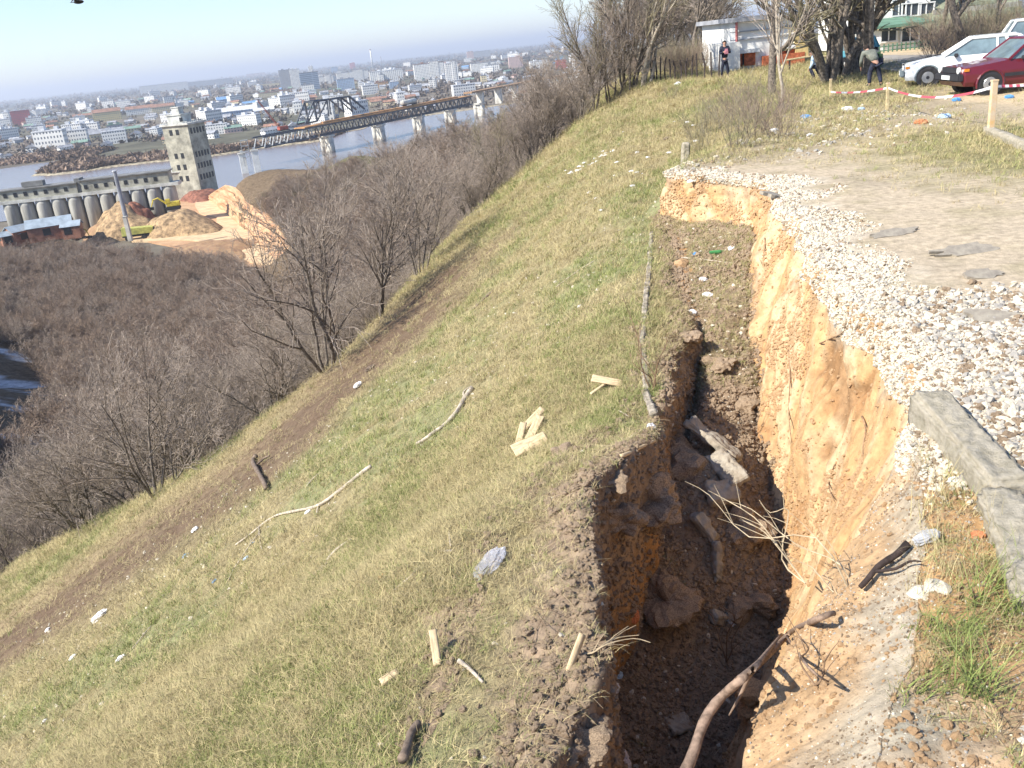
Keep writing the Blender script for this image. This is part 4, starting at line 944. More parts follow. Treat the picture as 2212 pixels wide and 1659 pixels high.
# extra spans running on to the right, on the same axis, as approach viaduct
s0=LB
ap=empty('approach_viaduct',(pB[0],pB[1],zd+3),bz,label='pale brown viaduct continuing the bridge towards the right bank trees',cat='bridge')
MB().box((150,0,-.3),(300,8,1.2)).build('deck',mHeap,ap)
for i in range(9): MB().box((20+i*32,0,-7.5),(2,6,12)).build('pier',mPier,ap)
# ================= top of the bluff: houses, cars, people, fence =================
def flat(u,v): 
    P=at_z(u,v,0.); return Vector((P[0],P[1],gz(P[0],P[1])))
mWhite=mt('limewash',(.80,.79,.74),var=.10,scale=.6,bump=.3,bdist=.02); mRedB=mt('red_panel',(.50,.15,.07),var=.25,scale=6,bump=.4,bdist=.01); mYelP=mt('yellow_pilaster',(.66,.50,.22),var=.15,scale=2,bump=0); mGlass=mt('window_glass',(.07,.09,.11),rough=.12,var=.3,scale=1,bump=0,spec=.6)
mFrm=mt('white_frame',(.75,.75,.72),var=.05,bump=0); mRoofT=mt('tin_roof',(.35,.36,.38),var=.2,scale=1,bump=0); mGrR=mt('green_tin',(.13,.24,.17),var=.2,scale=1.2,bump=.2)
# garage-like white building with red panels
a=flat(1585,156); b=flat(1738,147); print('house',a,b)
Yb=53.; A=at_y(1549,158,Yb); Bq=at_y(1738,148,Yb); LB2=Bq[0]-A[0]; print('white building len',LB2,A,Bq)
hz=lambda v,u:at_y(u,v,Yb)[2]
hh=hz(45,1620)-A[2]; g0=A[2]
wb=empty('white_building',(A[0],Yb,g0),0,label='white one-storey building with brick-red panels and a yellow corner pilaster',cat='building')
MB().box((.5,.4,(hh-1.)/2),(1.0,3,hh-1.)).build('porch',mWhite,wb); MB().box((1.1+(LB2-1.1)/2,4,hh/2),(LB2-1.1,8,hh)).build('wall',mWhite,wb)
MB().box((LB2/2+.5,4,hh+.12),(LB2-.6,8.8,.24)).build('roof',mRoofT,wb)
def px2x(u): return at_y(u,140,Yb)[0]-A[0]
x0,x1=px2x(1578),px2x(1631); x2,x3=px2x(1678),px2x(1718)
zt=hz(116,1605)-g0; zb2=hz(143,1605)-g0
for (p,q_) in ((x0,x1),(x2,x3)):
    f=MB().box(((p+q_)/2,-.03,(zt+zb2)/2),(q_-p,.1,zt-zb2)).build('red_panel',mRedB,wb)
    MB().box(((p+q_)/2,-.1,zt+.12),(q_-p+.4,.3,.2)).build('lintel',mFrm,f)
    MB().box((p+(q_-p)*.5,-.10,(zt+zb2)/2),(.08,.05,zt-zb2)).build('mullion',mTyre,f)
MB().box((LB2*.5+1.2,-.15,.3),(LB2-2.6,.3,.7)).build('red_plinth',mRedB,wb)
MB().box((LB2-.25,-.12,hh*.45),(.7,.3,hh*.6)).build('pilaster',mYelP,wb)
q=MB()
for k in (1,2): 
    q.box((LB2*.55,-.05,hh*(.48+.16*k)),(LB2*.8,.08,.06))
q.build('moulding',mRoofT,wb)
MB().tube([(1.05,-.25,0),(1.05,-.25,hh+.1)],.07,8).build('downpipe',mt('pink_pipe',(.45,.16,.15),bump=0),wb)
# two-storey white house with green roof
Yh=58.; g=at_y(1915,103,Yh); zg=-0.1
def hx(u,v=60): return float(at_y(u,v,Yh)[0])
def hzz(u,v): return float(at_y(u,v,Yh)[2])
X0,X1=hx(1900,100),hx(1985,100); gb=hzz(1940,104)
hs_=empty('white_house',(X0,Yh,gb),0,label='two-storey whitewashed house with green roofs and grey tin wing behind the parked cars',cat='house')
Wd=X1-X0; z1=hzz(1940,50)-gb; z2=hzz(1960,36)-gb; z3=hzz(1960,-8)-gb+2.2
Lw=hx(2260,60)-X0
MB().box((Wd/2,3,z1/2-.3),(Wd,6,z1+.6)).build('lower_wall',mWhite,hs_)
MB().add([(-.5,-.7,z1-.05),(Wd+.6,-.7,z1-.05),(Wd+.6,3,z2),(-.5,3,z2),(-.5,-.7,z1-.2),(Wd+.6,-.7,z1-.2),(Wd+.6,3,z1-.2),(-.5,3,z1-.2)],[(0,1,2,3),(4,7,6,5),(0,4,5,1),(1,5,6,2),(2,6,7,3),(3,7,4,0)]).build('porch_roof',mGrR,hs_)
Wu=hx(2065,30)-X0
MB().box((Wu/2-.3,6.2,z3/2),(Wu+.4,6,z3)).build('upper_wall',mWhite,hs_)
MB().add([(-1.2,2.6,z3),(Wu+1,2.6,z3),(Wu+1,9.8,z3),(-1.2,9.8,z3),(-1.2,6.2,z3+2.2),(Wu+1,6.2,z3+2.2)],[(3,2,1,0),(0,1,5,4),(2,3,4,5),(0,4,3),(1,2,5)]).build('roof',mGrR,hs_)
mGW=mt('grey_plaster',(.36,.35,.30),var=.25,scale=.8,bump=.2)
MB().box(((Wu+Lw)/2,5.4,z1*.5),(Lw-Wu,5,z1+1.)).build('wing_wall',mGW,hs_)
zr=hzz(2120,45)-gb; zr2=zr+1.4
MB().add([(Wd+.8,1.6,zr-.5),(Lw,1.6,zr-.5),(Lw,5.5,zr2+1.3),(Wd+.8,5.5,zr2+1.3),(Wd+.8,8,zr-.5),(Lw,8,zr-.5)],[(0,1,2,3),(3,2,5,4),(0,3,4),(1,5,2),(0,4,5,1)]).build('wing_roof',mt('mossy_tin',(.24,.26,.18),var=.3,scale=1,bump=.2),hs_)
MB().box((Wd+ (Lw-Wd)/2,3.2,z1*.5-.2),(Lw-Wd-1.,.2,z1+.2)).build('wing_front',mGW,hs_)
for (u,v0,v1,yy,wd_) in [(1918,60,88,-.02,.9),(1964,58,88,-.02,1.0),(2018,3,29,3.16,1.1),(1990,-5,28,3.16,.8),(2052,2,30,3.16,.9)]:
    xx=hx(u,(v0+v1)/2)-X0; za=hzz(u,v1)-gb; zc=hzz(u,v0)-gb
    w_=MB().box((xx,yy-.02,(za+zc)/2),(wd_,.12,zc-za)).build('window',mGlass,hs_)
    MB().box((xx,yy-.1,(za+zc)/2),(.06,.06,zc-za)).box((xx,yy-.1,za-.06),(wd_+.2,.14,.08)).box((xx,yy-.1,zc+.04),(wd_+.2,.14,.08)).box((xx-wd_/2-.04,yy-.1,(za+zc)/2),(.08,.1,zc-za)).box((xx+wd_/2+.04,yy-.1,(za+zc)/2),(.08,.1,zc-za)).build('frame',mFrm,w_)
for u in (2090,2140,2190): 
    xx=hx(u,80)-X0; w_=MB().box((xx,3.05,z1*.5),(1.,.12,1.2)).build('window',mGlass,hs_); MB().box((xx,2.96,z1*.5),(.07,.08,1.2)).build('frame',mFrm,w_)
# low green fence in front of the house
fr=empty('picket_fence',(X0-1,Yh-2.2,gb-.1),0,label='low green picket fence in front of the white house',cat='fence')
MB().box((2.2,0,.36),(5,.05,.06)).build('top_rail',mGrR,fr); MB().box((2.2,0,.14),(5,.05,.06)).build('bottom_rail',mGrR,fr)
for i in range(20): MB().box((-.2+i*.26,-.04,.25),(.08,.03,.5)).build('picket',mGrR,fr)
# ---------- cars ----------
mTy=mTyre; mRim=mt('rim_steel',(.45,.45,.45),rough=.35,metal=.7,bump=0,var=.1); mCh=mt('chrome',(.6,.6,.6),rough=.2,metal=1,bump=0,var=.05); mPl=mt('black_plastic',(.035,.035,.04),bump=0,rough=.6,var=.1)
mLamp=mt('lamp_glass',(.75,.75,.72),rough=.15,bump=0,var=.1); mInd=mt('indicator_amber',(.7,.25,.03),rough=.3,bump=0,var=.1); mSeat=mt('seat_cloth',(.05,.05,.055),bump=0,var=.2)
mCarGl=mt('car_glass',(.16,.22,.24),rough=.06,bump=0,var=.2,scale=1.5,spec=.8)
def paint(n,c):
    m=mt(n,c,rough=.3,bump=0,var=.04,scale=2); m.node_tree.nodes['Principled BSDF'].inputs['Coat Weight'].default_value=.6; return m
def car(loc,rz,body,label,st,gh,lower=None,L=4.0,wheels=(-1.25,1.2),W=1.64,rail=False,name='parked_car'):
    """st: stations (x, zbot, zbelt, halfwidth); gh: greenhouse profile (x,z) pairs front base, roof front, roof rear, rear base"""
    o=empty(name,loc,rz,label=label,cat='car'); m=MB(); vs=[];fs=[]
    for x,zb_,zt_,hw in st:
        vs+=[(x,-hw*.93,zb_),(x,-hw,zb_+.12),(x,-hw*1.0,(zb_+zt_)/2+.05),(x,-hw*.93,zt_-.02),(x,-hw*.55,zt_+.015),(x,hw*.55,zt_+.015),(x,hw*.93,zt_-.02),(x,hw,(zb_+zt_)/2+.05),(x,hw,zb_+.12),(x,hw*.93,zb_)]
    n=10
    for i in range(len(st)-1):
        for k in range(n): fs.append((i*n+k,i*n+(k+1)%n,(i+1)*n+(k+1)%n,(i+1)*n+k))
    fs+= [tuple(range(n)),tuple((len(st)-1)*n+k for k in range(n-1,-1,-1))]
    m.add(vs,fs); bd=m.build('body',body,o,smooth=False,bevel=.012)
    (x0,z0),(x1,z1),(x2,z2),(x3,z3)=gh; hb=W/2*.93; hr=W/2*.74
    # roof and pillars
    r=MB(); r.add([(x1,-hr,z1),(x2,-hr,z2),(x2,hr,z2),(x1,hr,z1),(x1+.12,-hr*.9,z1+.05),(x2-.12,-hr*.9,z2+.05),(x2-.12,hr*.9,z2+.05),(x1+.12,hr*.9,z1+.05)],[(3,2,1,0),(4,5,6,7),(0,1,5,4),(1,2,6,5),(2,3,7,6),(3,0,4,7)]); r.build('roof',body,o)
    p=MB()
    for s in (-1,1):
        def bar(a,b,t=.035): p.tube([a,b],t,5)
        bar((x0,s*hb,z0),(x1,s*hr,z1),.04); bar((x3,s*hb,z3),(x2,s*hr,z2),.05)
        xm=(x1+x2)/2+.1; bar((xm,s*hb,z0),(xm-.03,s*hr,z1),.035); bar((x1,s*hr,z1),(x2,s*hr,z2),.04)
        xq=x2-.15 if rail else x2-.35; bar((xq+.25,s*hb,z3),(xq,s*hr,z2),.045)
    bar((x0,-hb,z0),(x0,hb,z0),.03); bar((x3,-hb,z3),(x3,hb,z3),.03); bar((x1,-hr,z1),(x1,hr,z1),.03); bar((x2,-hr,z2),(x2,hr,z2),.04)
    p.build('window_pillars',body,o)
    for nm,q4 in (('windscreen',[(x0,-hb,z0),(x0,hb,z0),(x1,hr,z1),(x1,-hr,z1)]),('rear_window',[(x3,-hb,z3),(x3,hb,z3),(x2,hr,z2),(x2,-hr,z2)])):
        MB().add(q4,[(0,1,2,3)]).build(nm,mCarGl,o)
    for s in (-1,1):
        MB().add([(x0,s*(hb-.02),z0),((x1+x2)/2+.08,s*(hb-.02),z0),((x1+x2)/2+.05,s*(hr-.02),z1),(x1,s*(hr-.02),z1)],[(0,1,2,3)]).build('side_window',mCarGl,o)
        MB().add([((x1+x2)/2+.12,s*(hb-.02),z0),(x3,s*(hb-.02),z3),(x2,s*(hr-.02),z2),((x1+x2)/2+.09,s*(hr-.02),z1)],[(0,1,2,3)]).build('side_window',mCarGl,o)
        MB().box((x0+.35,s*(W/2+.05),z0+.02),(.12,.16,.11)).build('mirror',mPl,o,bevel=.02)
        MB().box(((x1+x2)/2+.25,s*(W/2*.985+.012),z0-.1),(.16,.03,.035)).build('door_handle',mPl,o)
        MB().box(((wheels[0]+wheels[1])/2,s*(W/2+.008),.5),(wheels[1]-wheels[0]-.75,.03,.09)).build('side_strip',mPl,o)
        for xw in wheels:
            wh=MB().tube([(xw,s*(W/2-.20),.30),(xw,s*(W/2-.18),.30),(xw,s*(W/2-.02),.30),(xw,s*(W/2),.30)],[.25,.30,.30,.26],24).build('wheel',mTy,o)
            MB().tube([(xw,s*(W/2-.01),.30),(xw,s*(W/2+.012),.30)],[.19,.17],20).build('rim',mRim,wh)
            MB().tube([(xw,s*(W/2+.01),.30),(xw,s*(W/2+.022),.30)],[.055,.05],10).build('hub',mPl,wh)
            q=MB(); 
            q.tube([(xw+.37*math.cos(t),s*(W/2-.0),.30+.37*math.sin(t)) for t in np.linspace(-.25,math.pi+.25,12)],.03,5); q.build('wheel_arch',lower or body,o)
            MB().tube([(xw,s*(W/2-.28),.32),(xw,s*(W/2-.003),.32)],.355,24).build('wheel_well',mPl,o)
    zf=st[0][1]
    MB().box((st[0][0]-.03,0,zf+.10),(.16,W*.96,.2)).build('front_bumper',lower or mPl,o,bevel=.03); MB().box((st[-1][0]+.03,0,st[-1][1]+.1),(.16,W*.96,.2)).build('rear_bumper',lower or mPl,o,bevel=.03)
    zl=(st[0][2]+zf+.2)/2+.03
    MB().box((st[0][0]-.012,0,zl),(.05,W*.55,.15)).build('grille',mPl,o)
    for s in (-1,1):
        if rail: MB().tube([(st[0][0]+.0,s*W*.36,zl),(st[0][0]-.05,s*W*.36,zl)],.088,16).build('headlight',mLamp,o)
        else: MB().box((st[0][0]-.012,s*W*.37,zl),(.06,W*.18,.14)).build('headlight',mLamp,o)
        MB().box((st[0][0]+.12,s*(W/2*.93),zl),(.12,.05,.07)).build('indicator',mInd,o)
        MB().box((st[-1][0]+.015,s*W*.38,zl+.05),(.04,W*.16,.2)).build('tail_light',mt('tail_red',(.4,.02,.02),bump=0,rough=.3),o)
    MB().box((st[0][0]-.12,0,zf+.1),(.02,.5,.11)).build('number_plate',mFrm,o)
    MB().box((.2,0,.75),(1.6,W*.8,.25)).box((.15,0,.98),(.15,W*.72,.35)).box((1.05,0,.98),(.15,W*.72,.35)).build('seats',mSeat,o)
    return o
whiteP=paint('white_paint',(.80,.82,.82)); maroon=paint('maroon_paint',(.13,.014,.022)); greyL=mt('grey_cladding',(.20,.24,.25),bump=0,var=.1,rough=.6); tealP=paint('teal_paint',(.10,.36,.42))
hatch=[(-1.98,.36,.66,.70),(-1.90,.24,.72,.78),(-1.4,.22,.80,.81),(-.72,.20,.90,.82),(0,.20,.90,.82),(1.2,.22,.92,.82),(1.85,.26,.92,.79),(1.98,.36,.86,.72)]
ghH=[(-.82,.89),(-.05,1.36),(1.25,1.36),(1.86,.90)]
wc_=flat(2005,189); print('front wheel',wc_)
rzw=math.radians(-24)
car((wc_.x+1.25*math.cos(rzw)+.35,wc_.y+1.25*math.sin(rzw)+.85,wc_.z),rzw,whiteP,'white hatchback with grey lower trim, parked side on and nearest the road',hatch,ghH,lower=greyL)
wagon=[(-2.0,.4,.72,.74),(-1.9,.28,.78,.80),(-1.3,.26,.92,.83),(-.8,.24,.98,.84),(0,.24,.98,.84),(1.3,.25,1.0,.84),(1.95,.28,1.0,.82),(2.05,.4,.95,.76)]
ghW=[(-.85,.97),(-.45,1.62),(1.75,1.62),(2.0,1.0)]
p3_=at_y(2190,140,34.5); car((p3_[0]+.2,34.2,gz(p3_[0],34)),math.radians(-22),whiteP,'white estate car with a high roof, mostly hidden behind the white hatchback',wagon,ghW,W=1.7)
sedan=[(-2.0,.42,.74,.74),(-1.92,.28,.78,.79),(-1.3,.24,.84,.81),(-.75,.22,.90,.81),(0,.22,.90,.81),(1.1,.23,.90,.81),(1.8,.28,.88,.79),(2.02,.42,.80,.74)]
ghS=[(-.75,.89),(-.12,1.37),(.95,1.37),(1.4,.90)]
wm=flat(2102,207); print('maroon',wm)
rzm=math.radians(-3)
car((wm.x+1.25*math.cos(rzm)+.35,wm.y+1.25*math.sin(rzm)+.55,wm.z),rzm,maroon,'dark maroon saloon with round headlights, parked in front of the white hatchback',sedan,ghS,rail=True)
pt_=flat(1832,157); car((pt_.x+.5,pt_.y+.4,pt_.z),math.radians(62),tealP,'small teal and white car seen end on between the old tree trunks',hatch,ghH,W=1.6)
# ---------- people ----------
def skin(name,joints,edges,mat,parent=None,root=0,sub=1,smooth=True):
    me=bpy.data.meshes.new(name); me.from_pydata([j[:3] for j in joints],edges,[]); o=bpy.data.objects.new(name,me); COL.objects.link(o)
    sm=o.modifiers.new('s','SKIN'); sm.use_smooth_shade=True; ss=o.modifiers.new('u','SUBSURF'); ss.levels=sub; ss.render_levels=sub
    for i,j in enumerate(joints):
        r=j[3]; r=(r,r) if not hasattr(r,'__len__') else r
        me.skin_vertices[0].data[i].radius=r; me.skin_vertices[0].data[i].use_root=(i==root)
    dg=bpy.context.evaluated_depsgraph_get(); m2=bpy.data.meshes.new_from_object(o.evaluated_get(dg)); bpy.data.objects.remove(o)
    m2.materials.clear(); return link(name,m2,mat,parent)
mSkin=mt('skin',(.48,.28,.20),var=.08,scale=8,bump=0,rough=.6); mHair=mt('dark_hair',(.03,.022,.018),var=.2,scale=30,bump=.3,bdist=.005)
mNavy=mt('navy_cloth',(.028,.032,.055),var=.3,scale=6,bump=.5,bdist=.01); mGreyJ=mt('grey_jacket',(.17,.18,.15),var=.2,scale=6,bump=.5,bdist=.01); mGrn=mt('green_cloth',(.05,.10,.05),var=.3,scale=6,bump=.3); mPink=mt('pink_cloth',(.6,.25,.3),bump=0); mLtB=mt('pale_blue_cloth',(.45,.58,.72),var=.1,bump=.2)
def person(loc,rz,label,J,top,bottom,hairm=mHair,shoe=mPl,extra=None):
    """J: dict of joints: hip neck head, shoulders (sl,sr), elbows, hands, knees, feet"""
    o=empty('person',loc,rz,label=label,cat='person')
    V=[];E=[];ix={}
    def a(k,p,r,*to):
        ix[k]=len(V); V.append((*p,r))
        for t in to: E.append((ix[t],ix[k]))
    def L(p,q,t): return tuple(p[i]+(q[i]-p[i])*t for i in range(3))
    a('hip',J['hip'],(.15,.11)); a('waist',L(J['hip'],J['neck'],.35),(.13,.10),'hip'); a('chest',L(J['hip'],J['neck'],.75),(.16,.11),'waist'); a('neck',J['neck'],.055,'chest')
    hd=J['head']; a('jaw',L(J['neck'],hd,.55),.065,'neck'); a('head',hd,(.078,.095),'jaw'); a('crown',L(J['neck'],hd,1.4),.07,'head')
    for s in 'lr':
        a('s'+s,J['s'+s],.06,'chest'); a('e'+s,J['e'+s],.042,'s'+s); a('w'+s,J['w'+s],.028,'e'+s)
        a('k'+s+'h',L(J['hip'],J['k'+s],.2),.09,'hip'); a('k'+s,J['k'+s],.058,'k'+s+'h'); a('a'+s,J['a'+s],.036,'k'+s)
        f=J['f'+s]; a('f'+s,f,.036,'a'+s)
        d=Vector(J['w'+s])-Vector(J['e'+s]); d.normalize(); sd=d.orthogonal().normalized(); h0=Vector(J['w'+s])+d*.08; a('p'+s,tuple(h0),(.032,.016),'w'+s)
        for q in range(4): a('g%d'%q+s,tuple(h0+d*(.065+.012*(1-abs(q-1.4)))+sd*(.012*(q*2-3)*1.1)-d.cross(sd)*.02),.0085,'p'+s)
        a('t'+s,tuple(Vector(J['w'+s])+d*.06+sd*.05),.010,'w'+s)
    skin('body',V,E,mSkin,o)
    # face
    h=Vector(hd); fw=Vector(J.get('face',(0,-1,0))).normalized(); sd=fw.cross(Vector((0,0,1))).normalized(); upv=sd.cross(fw)
    MB().tube([h+fw*.085+upv*.0,h+fw*.115-upv*.03],[.010,.018],6).build('nose',mSkin,o,smooth=True)
    for s in (-1,1): 
        MB().tube([h+fw*.083+sd*s*.03+upv*.018,h+fw*.093+sd*s*.03+upv*.018],[.012,.008],8).build('eye',mHair,o); MB().tube([h+sd*s*.075-fw*.0,h+sd*s*.092-fw*.01],[.028,.02],8).build('ear',mSkin,o,smooth=True)
    MB().box(h+fw*.086-upv*.055,(.045,.012,.01)).build('mouth',mt('lips',(.35,.12,.1),bump=0),o)
    bm=bmesh.new(); bmesh.ops.create_uvsphere(bm,u_segments=16,v_segments=10,radius=.112)
    for v in list(bm.verts):
        if v.co.dot(fw)*1.1-v.co.dot(upv)>.035: bm.verts.remove(v)
    for v in bm.verts: v.co=v.co*(1+.04*math.sin(v.co.x*90+v.co.z*70))+h+upv*.015-fw*.008
    me=bpy.data.meshes.new('hair'); bm.to_mesh(me); bm.free(); link('hair',me,hairm,o)
    # clothes
    V=[];E=[];ix={}
    a('hip',L(J['hip'],J['neck'],-.08),(.18,.14)); a('waist',L(J['hip'],J['neck'],.3),(.17,.135),'hip'); a('chest',L(J['hip'],J['neck'],.75),(.195,.14),'waist'); a('neck',L(J['hip'],J['neck'],1.0),.08,'chest')
    for s in 'lr': a('s'+s,J['s'+s],.085,'chest'); a('e'+s,J['e'+s],.066,'s'+s); a('w'+s,L(J['e'+s],J['w'+s],.93),.05,'e'+s)
    skin('jacket',V,E,top,o)
    V=[];E=[];ix={}
    a('hip',J['hip'],(.165,.135)); 
    for s in 'lr': a('h'+s,L(J['hip'],J['k'+s],.25),.11,'hip'); a('k'+s,J['k'+s],.085,'h'+s); a('a'+s,L(J['k'+s],J['a'+s],.97),.068,'k'+s)
    skin('trousers',V,E,bottom,o)
    for s in 'lr':
        A1=Vector(J['a'+s]); F1=Vector(J['f'+s]); MB().tube([A1-Vector((0,0,.0)),A1.lerp(F1,.3)-Vector((0,0,.01)),A1.lerp(F1,.8),F1+(F1-A1)*.2],[.05,.058,.05,.03],10).build('shoe',shoe,o,smooth=True)
    return o
P=flat(1566,167)
J=dict(hip=(0,0,.93),neck=(0,.0,1.46),head=(0,-.02,1.62),sl=(-.19,0,1.42),sr=(.19,0,1.42),el=(-.26,-.06,1.15),er=(.27,-.06,1.15),wl=(-.10,-.26,1.22),wr=(.09,-.27,1.24),kl=(-.13,-.02,.5),kr=(.13,-.02,.5),al=(-.16,0,.09),ar=(.17,.02,.09),fl=(-.18,-.16,.05),fr=(.2,-.14,.05),face=(-.1,-1,0))
pr=person(P,0,'person in dark jacket and trousers standing by the white building, holding something pink',J,mNavy,mNavy)
o=empty('paper_bundle',P+Vector((0,-.36,1.22)),0,label='pink bundle held at the chest by the standing person',cat='bundle'); MB().box((0,0,0),(.2,.10,.22),taper=.8).build('wrapping',mPink,o,bevel=.02); MB().box((0,0,.12),(.13,.06,.05)).build('fold',mPink,o)
P=flat(1886,187)
J=dict(hip=(.05,0,.86),neck=(-.06,.38,1.16),head=(-.08,.52,1.26),sl=(-.26,.34,1.12),sr=(.14,.34,1.14),el=(-.33,.32,.84),er=(.26,.4,.9),wl=(-.26,.48,.66),wr=(.22,.58,.75),kl=(-.12,.06,.46),kr=(.2,.05,.46),al=(-.16,-.06,.09),ar=(.24,-.1,.09),fl=(-.17,.1,.05),fr=(.26,.07,.05),face=(0,1,-.5))
person(P,0,'person in grey-green jacket bending forward with their back to the camera',J,mGreyJ,mNavy)
o=empty('backpack',P+Vector((.34,.42,.86)),0,label='dark rounded backpack hanging at the right side of the bending person',cat='bag'); MB().box((0,0,0),(.3,.28,.5),taper=.75).build('pack',mGrn,o,bevel=.07); MB().box((0,-.16,-.06),(.2,.06,.22)).build('pocket',mNavy,o,bevel=.02); MB().tube([(-.08,.14,.22),(-.1,.2,0),(-.08,.14,-.2)],.018,5).build('strap',mNavy,o)
P=flat(1772,172)
J=dict(hip=(0,0,.55),neck=(-.12,.28,.92),head=(-.18,.38,1.05),sl=(-.24,.2,.9),sr=(.06,.3,.9),el=(-.34,.1,.62),er=(.1,.4,.62),wl=(-.3,.3,.45),wr=(.0,.5,.45),kl=(-.3,.3,.5),kr=(.05,.38,.5),al=(-.25,.05,.09),ar=(.1,.1,.09),fl=(-.32,.2,.05),fr=(.05,.25,.05),face=(-1,.4,-.3))
person(P,.3,'person in pale blue and white top crouching half hidden behind the old tree trunk',J,mLtB,mNavy)
# ---------- stake fence on the far edge of the slope ----------
fe=empty('stake_fence',hitc(1500,172),0,label='row of thin dark uneven stakes and wire along the far edge of the grass',cat='fence')
fo=fe.location.copy()
prevs=None; mStake=mt('dark_stake',(.07,.055,.05),var=.2,scale=8,bump=0)
su=[1418,1424,1432,1440,1449,1458,1466,1475,1486,1497,1511,1525,1538,1550,1563-4,1577-6]; wires=[]
Ps=[]
for i,u in enumerate([1407,1413,1419,1427,1437,1448,1459,1472,1483,1495,1507,1522,1538,1553]):
    Q=at_z(u,170+i*1.1,0); y=51-.25*i; x=float(at_y(u,170+i,y)[0]); z=gz(x,y); Ps.append(Vector((x,y,z)))
    MB().tube([Vector((x,y,z-.2))-fo,Vector((x+.03*math.sin(i*3),y,z+.7))-fo,Vector((x+.10*math.sin(i*5),y,z+1.15+.15*math.sin(i*7)))-fo],[.045,.04,.035],6).build('stake',mStake,fe)
for hgt in (.5,.95): MB().tube([p+Vector((0,0,hgt+.03*math.sin(i*2)))-fo for i,p in enumerate(Ps)],.012,4).build('wire',mStake,fe)
# ---------- tape stakes ----------
mStk=mt('yellow_wood',(.62,.50,.28),var=.2,scale=8,bump=.3,bdist=.005); mOrS=mt('orange_wood',(.66,.42,.18),var=.25,scale=6,bump=.3,bdist=.005,col2=(.62,.52,.40))
def stake(u,v,vt,r,m,label):
    P=flat(u,v); hgt=abs(float(at_y(u,vt,P.y)[2])-P.z); o=empty('barrier_stake',P,0,label=label,cat='stake')
    MB().box((0,0,hgt/2-.1),(r*2,r*1.6,hgt+.2)).build('post',m,o,bevel=.006); MB().box((0,0,hgt+.01),(r*2.2,r*1.8,.03)).build('worn_top',mOrS,o); return P,hgt
s1=stake(1794,209,172,.035,mStk,'thin yellow stake nearest the old tree trunk, holding the left end of the tape'); s2=stake(1916,240,181,.035,mStk,'thin yellow stake standing in the rubble between the other two stakes'); s3=stake(2139,290,176,.055,mOrS,'thick orange-stained stake at the right, holding up the barrier tape')
# striped tape material
m=bpy.data.materials.new('barrier_tape'); m.use_nodes=True; nt=m.node_tree; b=nt.nodes['Principled BSDF']; tc=nn(nt,'ShaderNodeTexCoord'); sp=nn(nt,'ShaderNodeSeparateXYZ'); nt.links.new(tc.outputs['Object'],sp.inputs[0])
m1_=nn(nt,'ShaderNodeMath',operation='MULTIPLY_ADD'); nt.links.new(sp.outputs['X'],m1_.inputs[0]); m1_.inputs[1].default_value=6.5; nt.links.new(sp.outputs['Z'],m1_.inputs[2])
fr_=nn(nt,'ShaderNodeMath',operation='FRACT'); nt.links.new(m1_.outputs[0],fr_.inputs[0]); lt=nn(nt,'ShaderNodeMath',operation='LESS_THAN'); nt.links.new(fr_.outputs[0],lt.inputs[0]); lt.inputs[1].default_value=.5
mx=nn(nt,'ShaderNodeMix',data_type='RGBA'); nt.links.new(lt.outputs[0],mx.inputs['Factor']); mx.inputs['A'].default_value=(.8,.78,.8,1); mx.inputs['B'].default_value=(.62,.10,.14,1); nt.links.new(mx.outputs['Result'],b.inputs['Base Color']); mTape=m
def tape(a,bq,sag,label):
    n=30; vs=[];fs=[]
    for i in range(n+1):
        t=i/n; p=a.lerp(bq,t); p.z-=sag*4*t*(1-t); tw=.3*math.sin(t*9); w_=.025
        for k,(h_,th) in enumerate(((-w_,0),(w_,0),(w_,.004),(-w_,.004))): vs.append((p.x,p.y+h_*math.sin(tw)+th,p.z+h_*math.cos(tw)))
        if i:
            for k in range(4): fs.append(((i-1)*4+k,(i-1)*4+(k+1)%4,i*4+(k+1)%4,i*4+k))
    mb=MB(); mb.add([tuple(Vector(v)-a) for v in vs],fs); o=mb.build('barrier_tape',mTape); o.location=a; tag(o,label,'tape')
T1=s1[0]+Vector((0,0,.15)); T2=s2[0]+Vector((0,0,s2[1]*.85)); T3=s3[0]+Vector((0,0,s3[1]*.9))
tape(T1,T2,.06,'red and white striped barrier tape sloping between the two thin stakes'); tape(T2,T3,.22,'red and white striped tape sagging in front of the cars between middle and thick stake'); tape(T3,T3+Vector((5.5,.6,-.02)),.1,'red and white striped tape leaving the thick stake towards the right picture edge')
# wooden rail structure by the trunk
P=flat(1745,150); o=empty('wooden_rail',P,.2,label='low bent wooden rail on the ground left of the old tree trunk',cat='rail')
MB().tube([(-1.6,0,.05),(-1.2,0,.55),(.2,.1,.6),(1.2,.1,.5)],.05,6).build('rail',mStk,o)
for x in (-1.,.3): MB().tube([(x,0,-.1),(x,0,.55)],.05,6).build('leg',mStake,o)
# ---------- trees of the upper part ----------
def tr(u,v,key,s,rz,label,D=None,tilt=(0,0),group=None,sz=None,name='bare_tree'):
    P=hitc(u,v) if D is None else Vector(at_y(u,v,D)); z=gz(P.x,P.y); return tree(key,P.x,P.y,z,s=s,rz=rz,tilt=tilt,label=label,group=group,sz=sz,name=name)
tr(1386,185,'birch0',.85,.3,'pale twin-stemmed birch at the left end of the stake fence',name='birch_tree')
tr(1400,180,'birch0',.8,2.1,'second pale birch just right of the first, beside the fence end',name='birch_tree')
tr(1365,195,'slim2',.8,1.,'thin bare tree immediately left of the pale birches')
for i,(u,v,k,s) in enumerate([(1345,195,'fan0',.85),(1318,202,'fan3',.8),(1285,220,'slim1',.7),(1255,238,'fan1',.6)]): tr(u,v,k,s,i*1.3,'bushy many-stemmed bare tree in the dense clump at the top of the slope',group='dense clump at the top of the slope',tilt=(0,-.18))
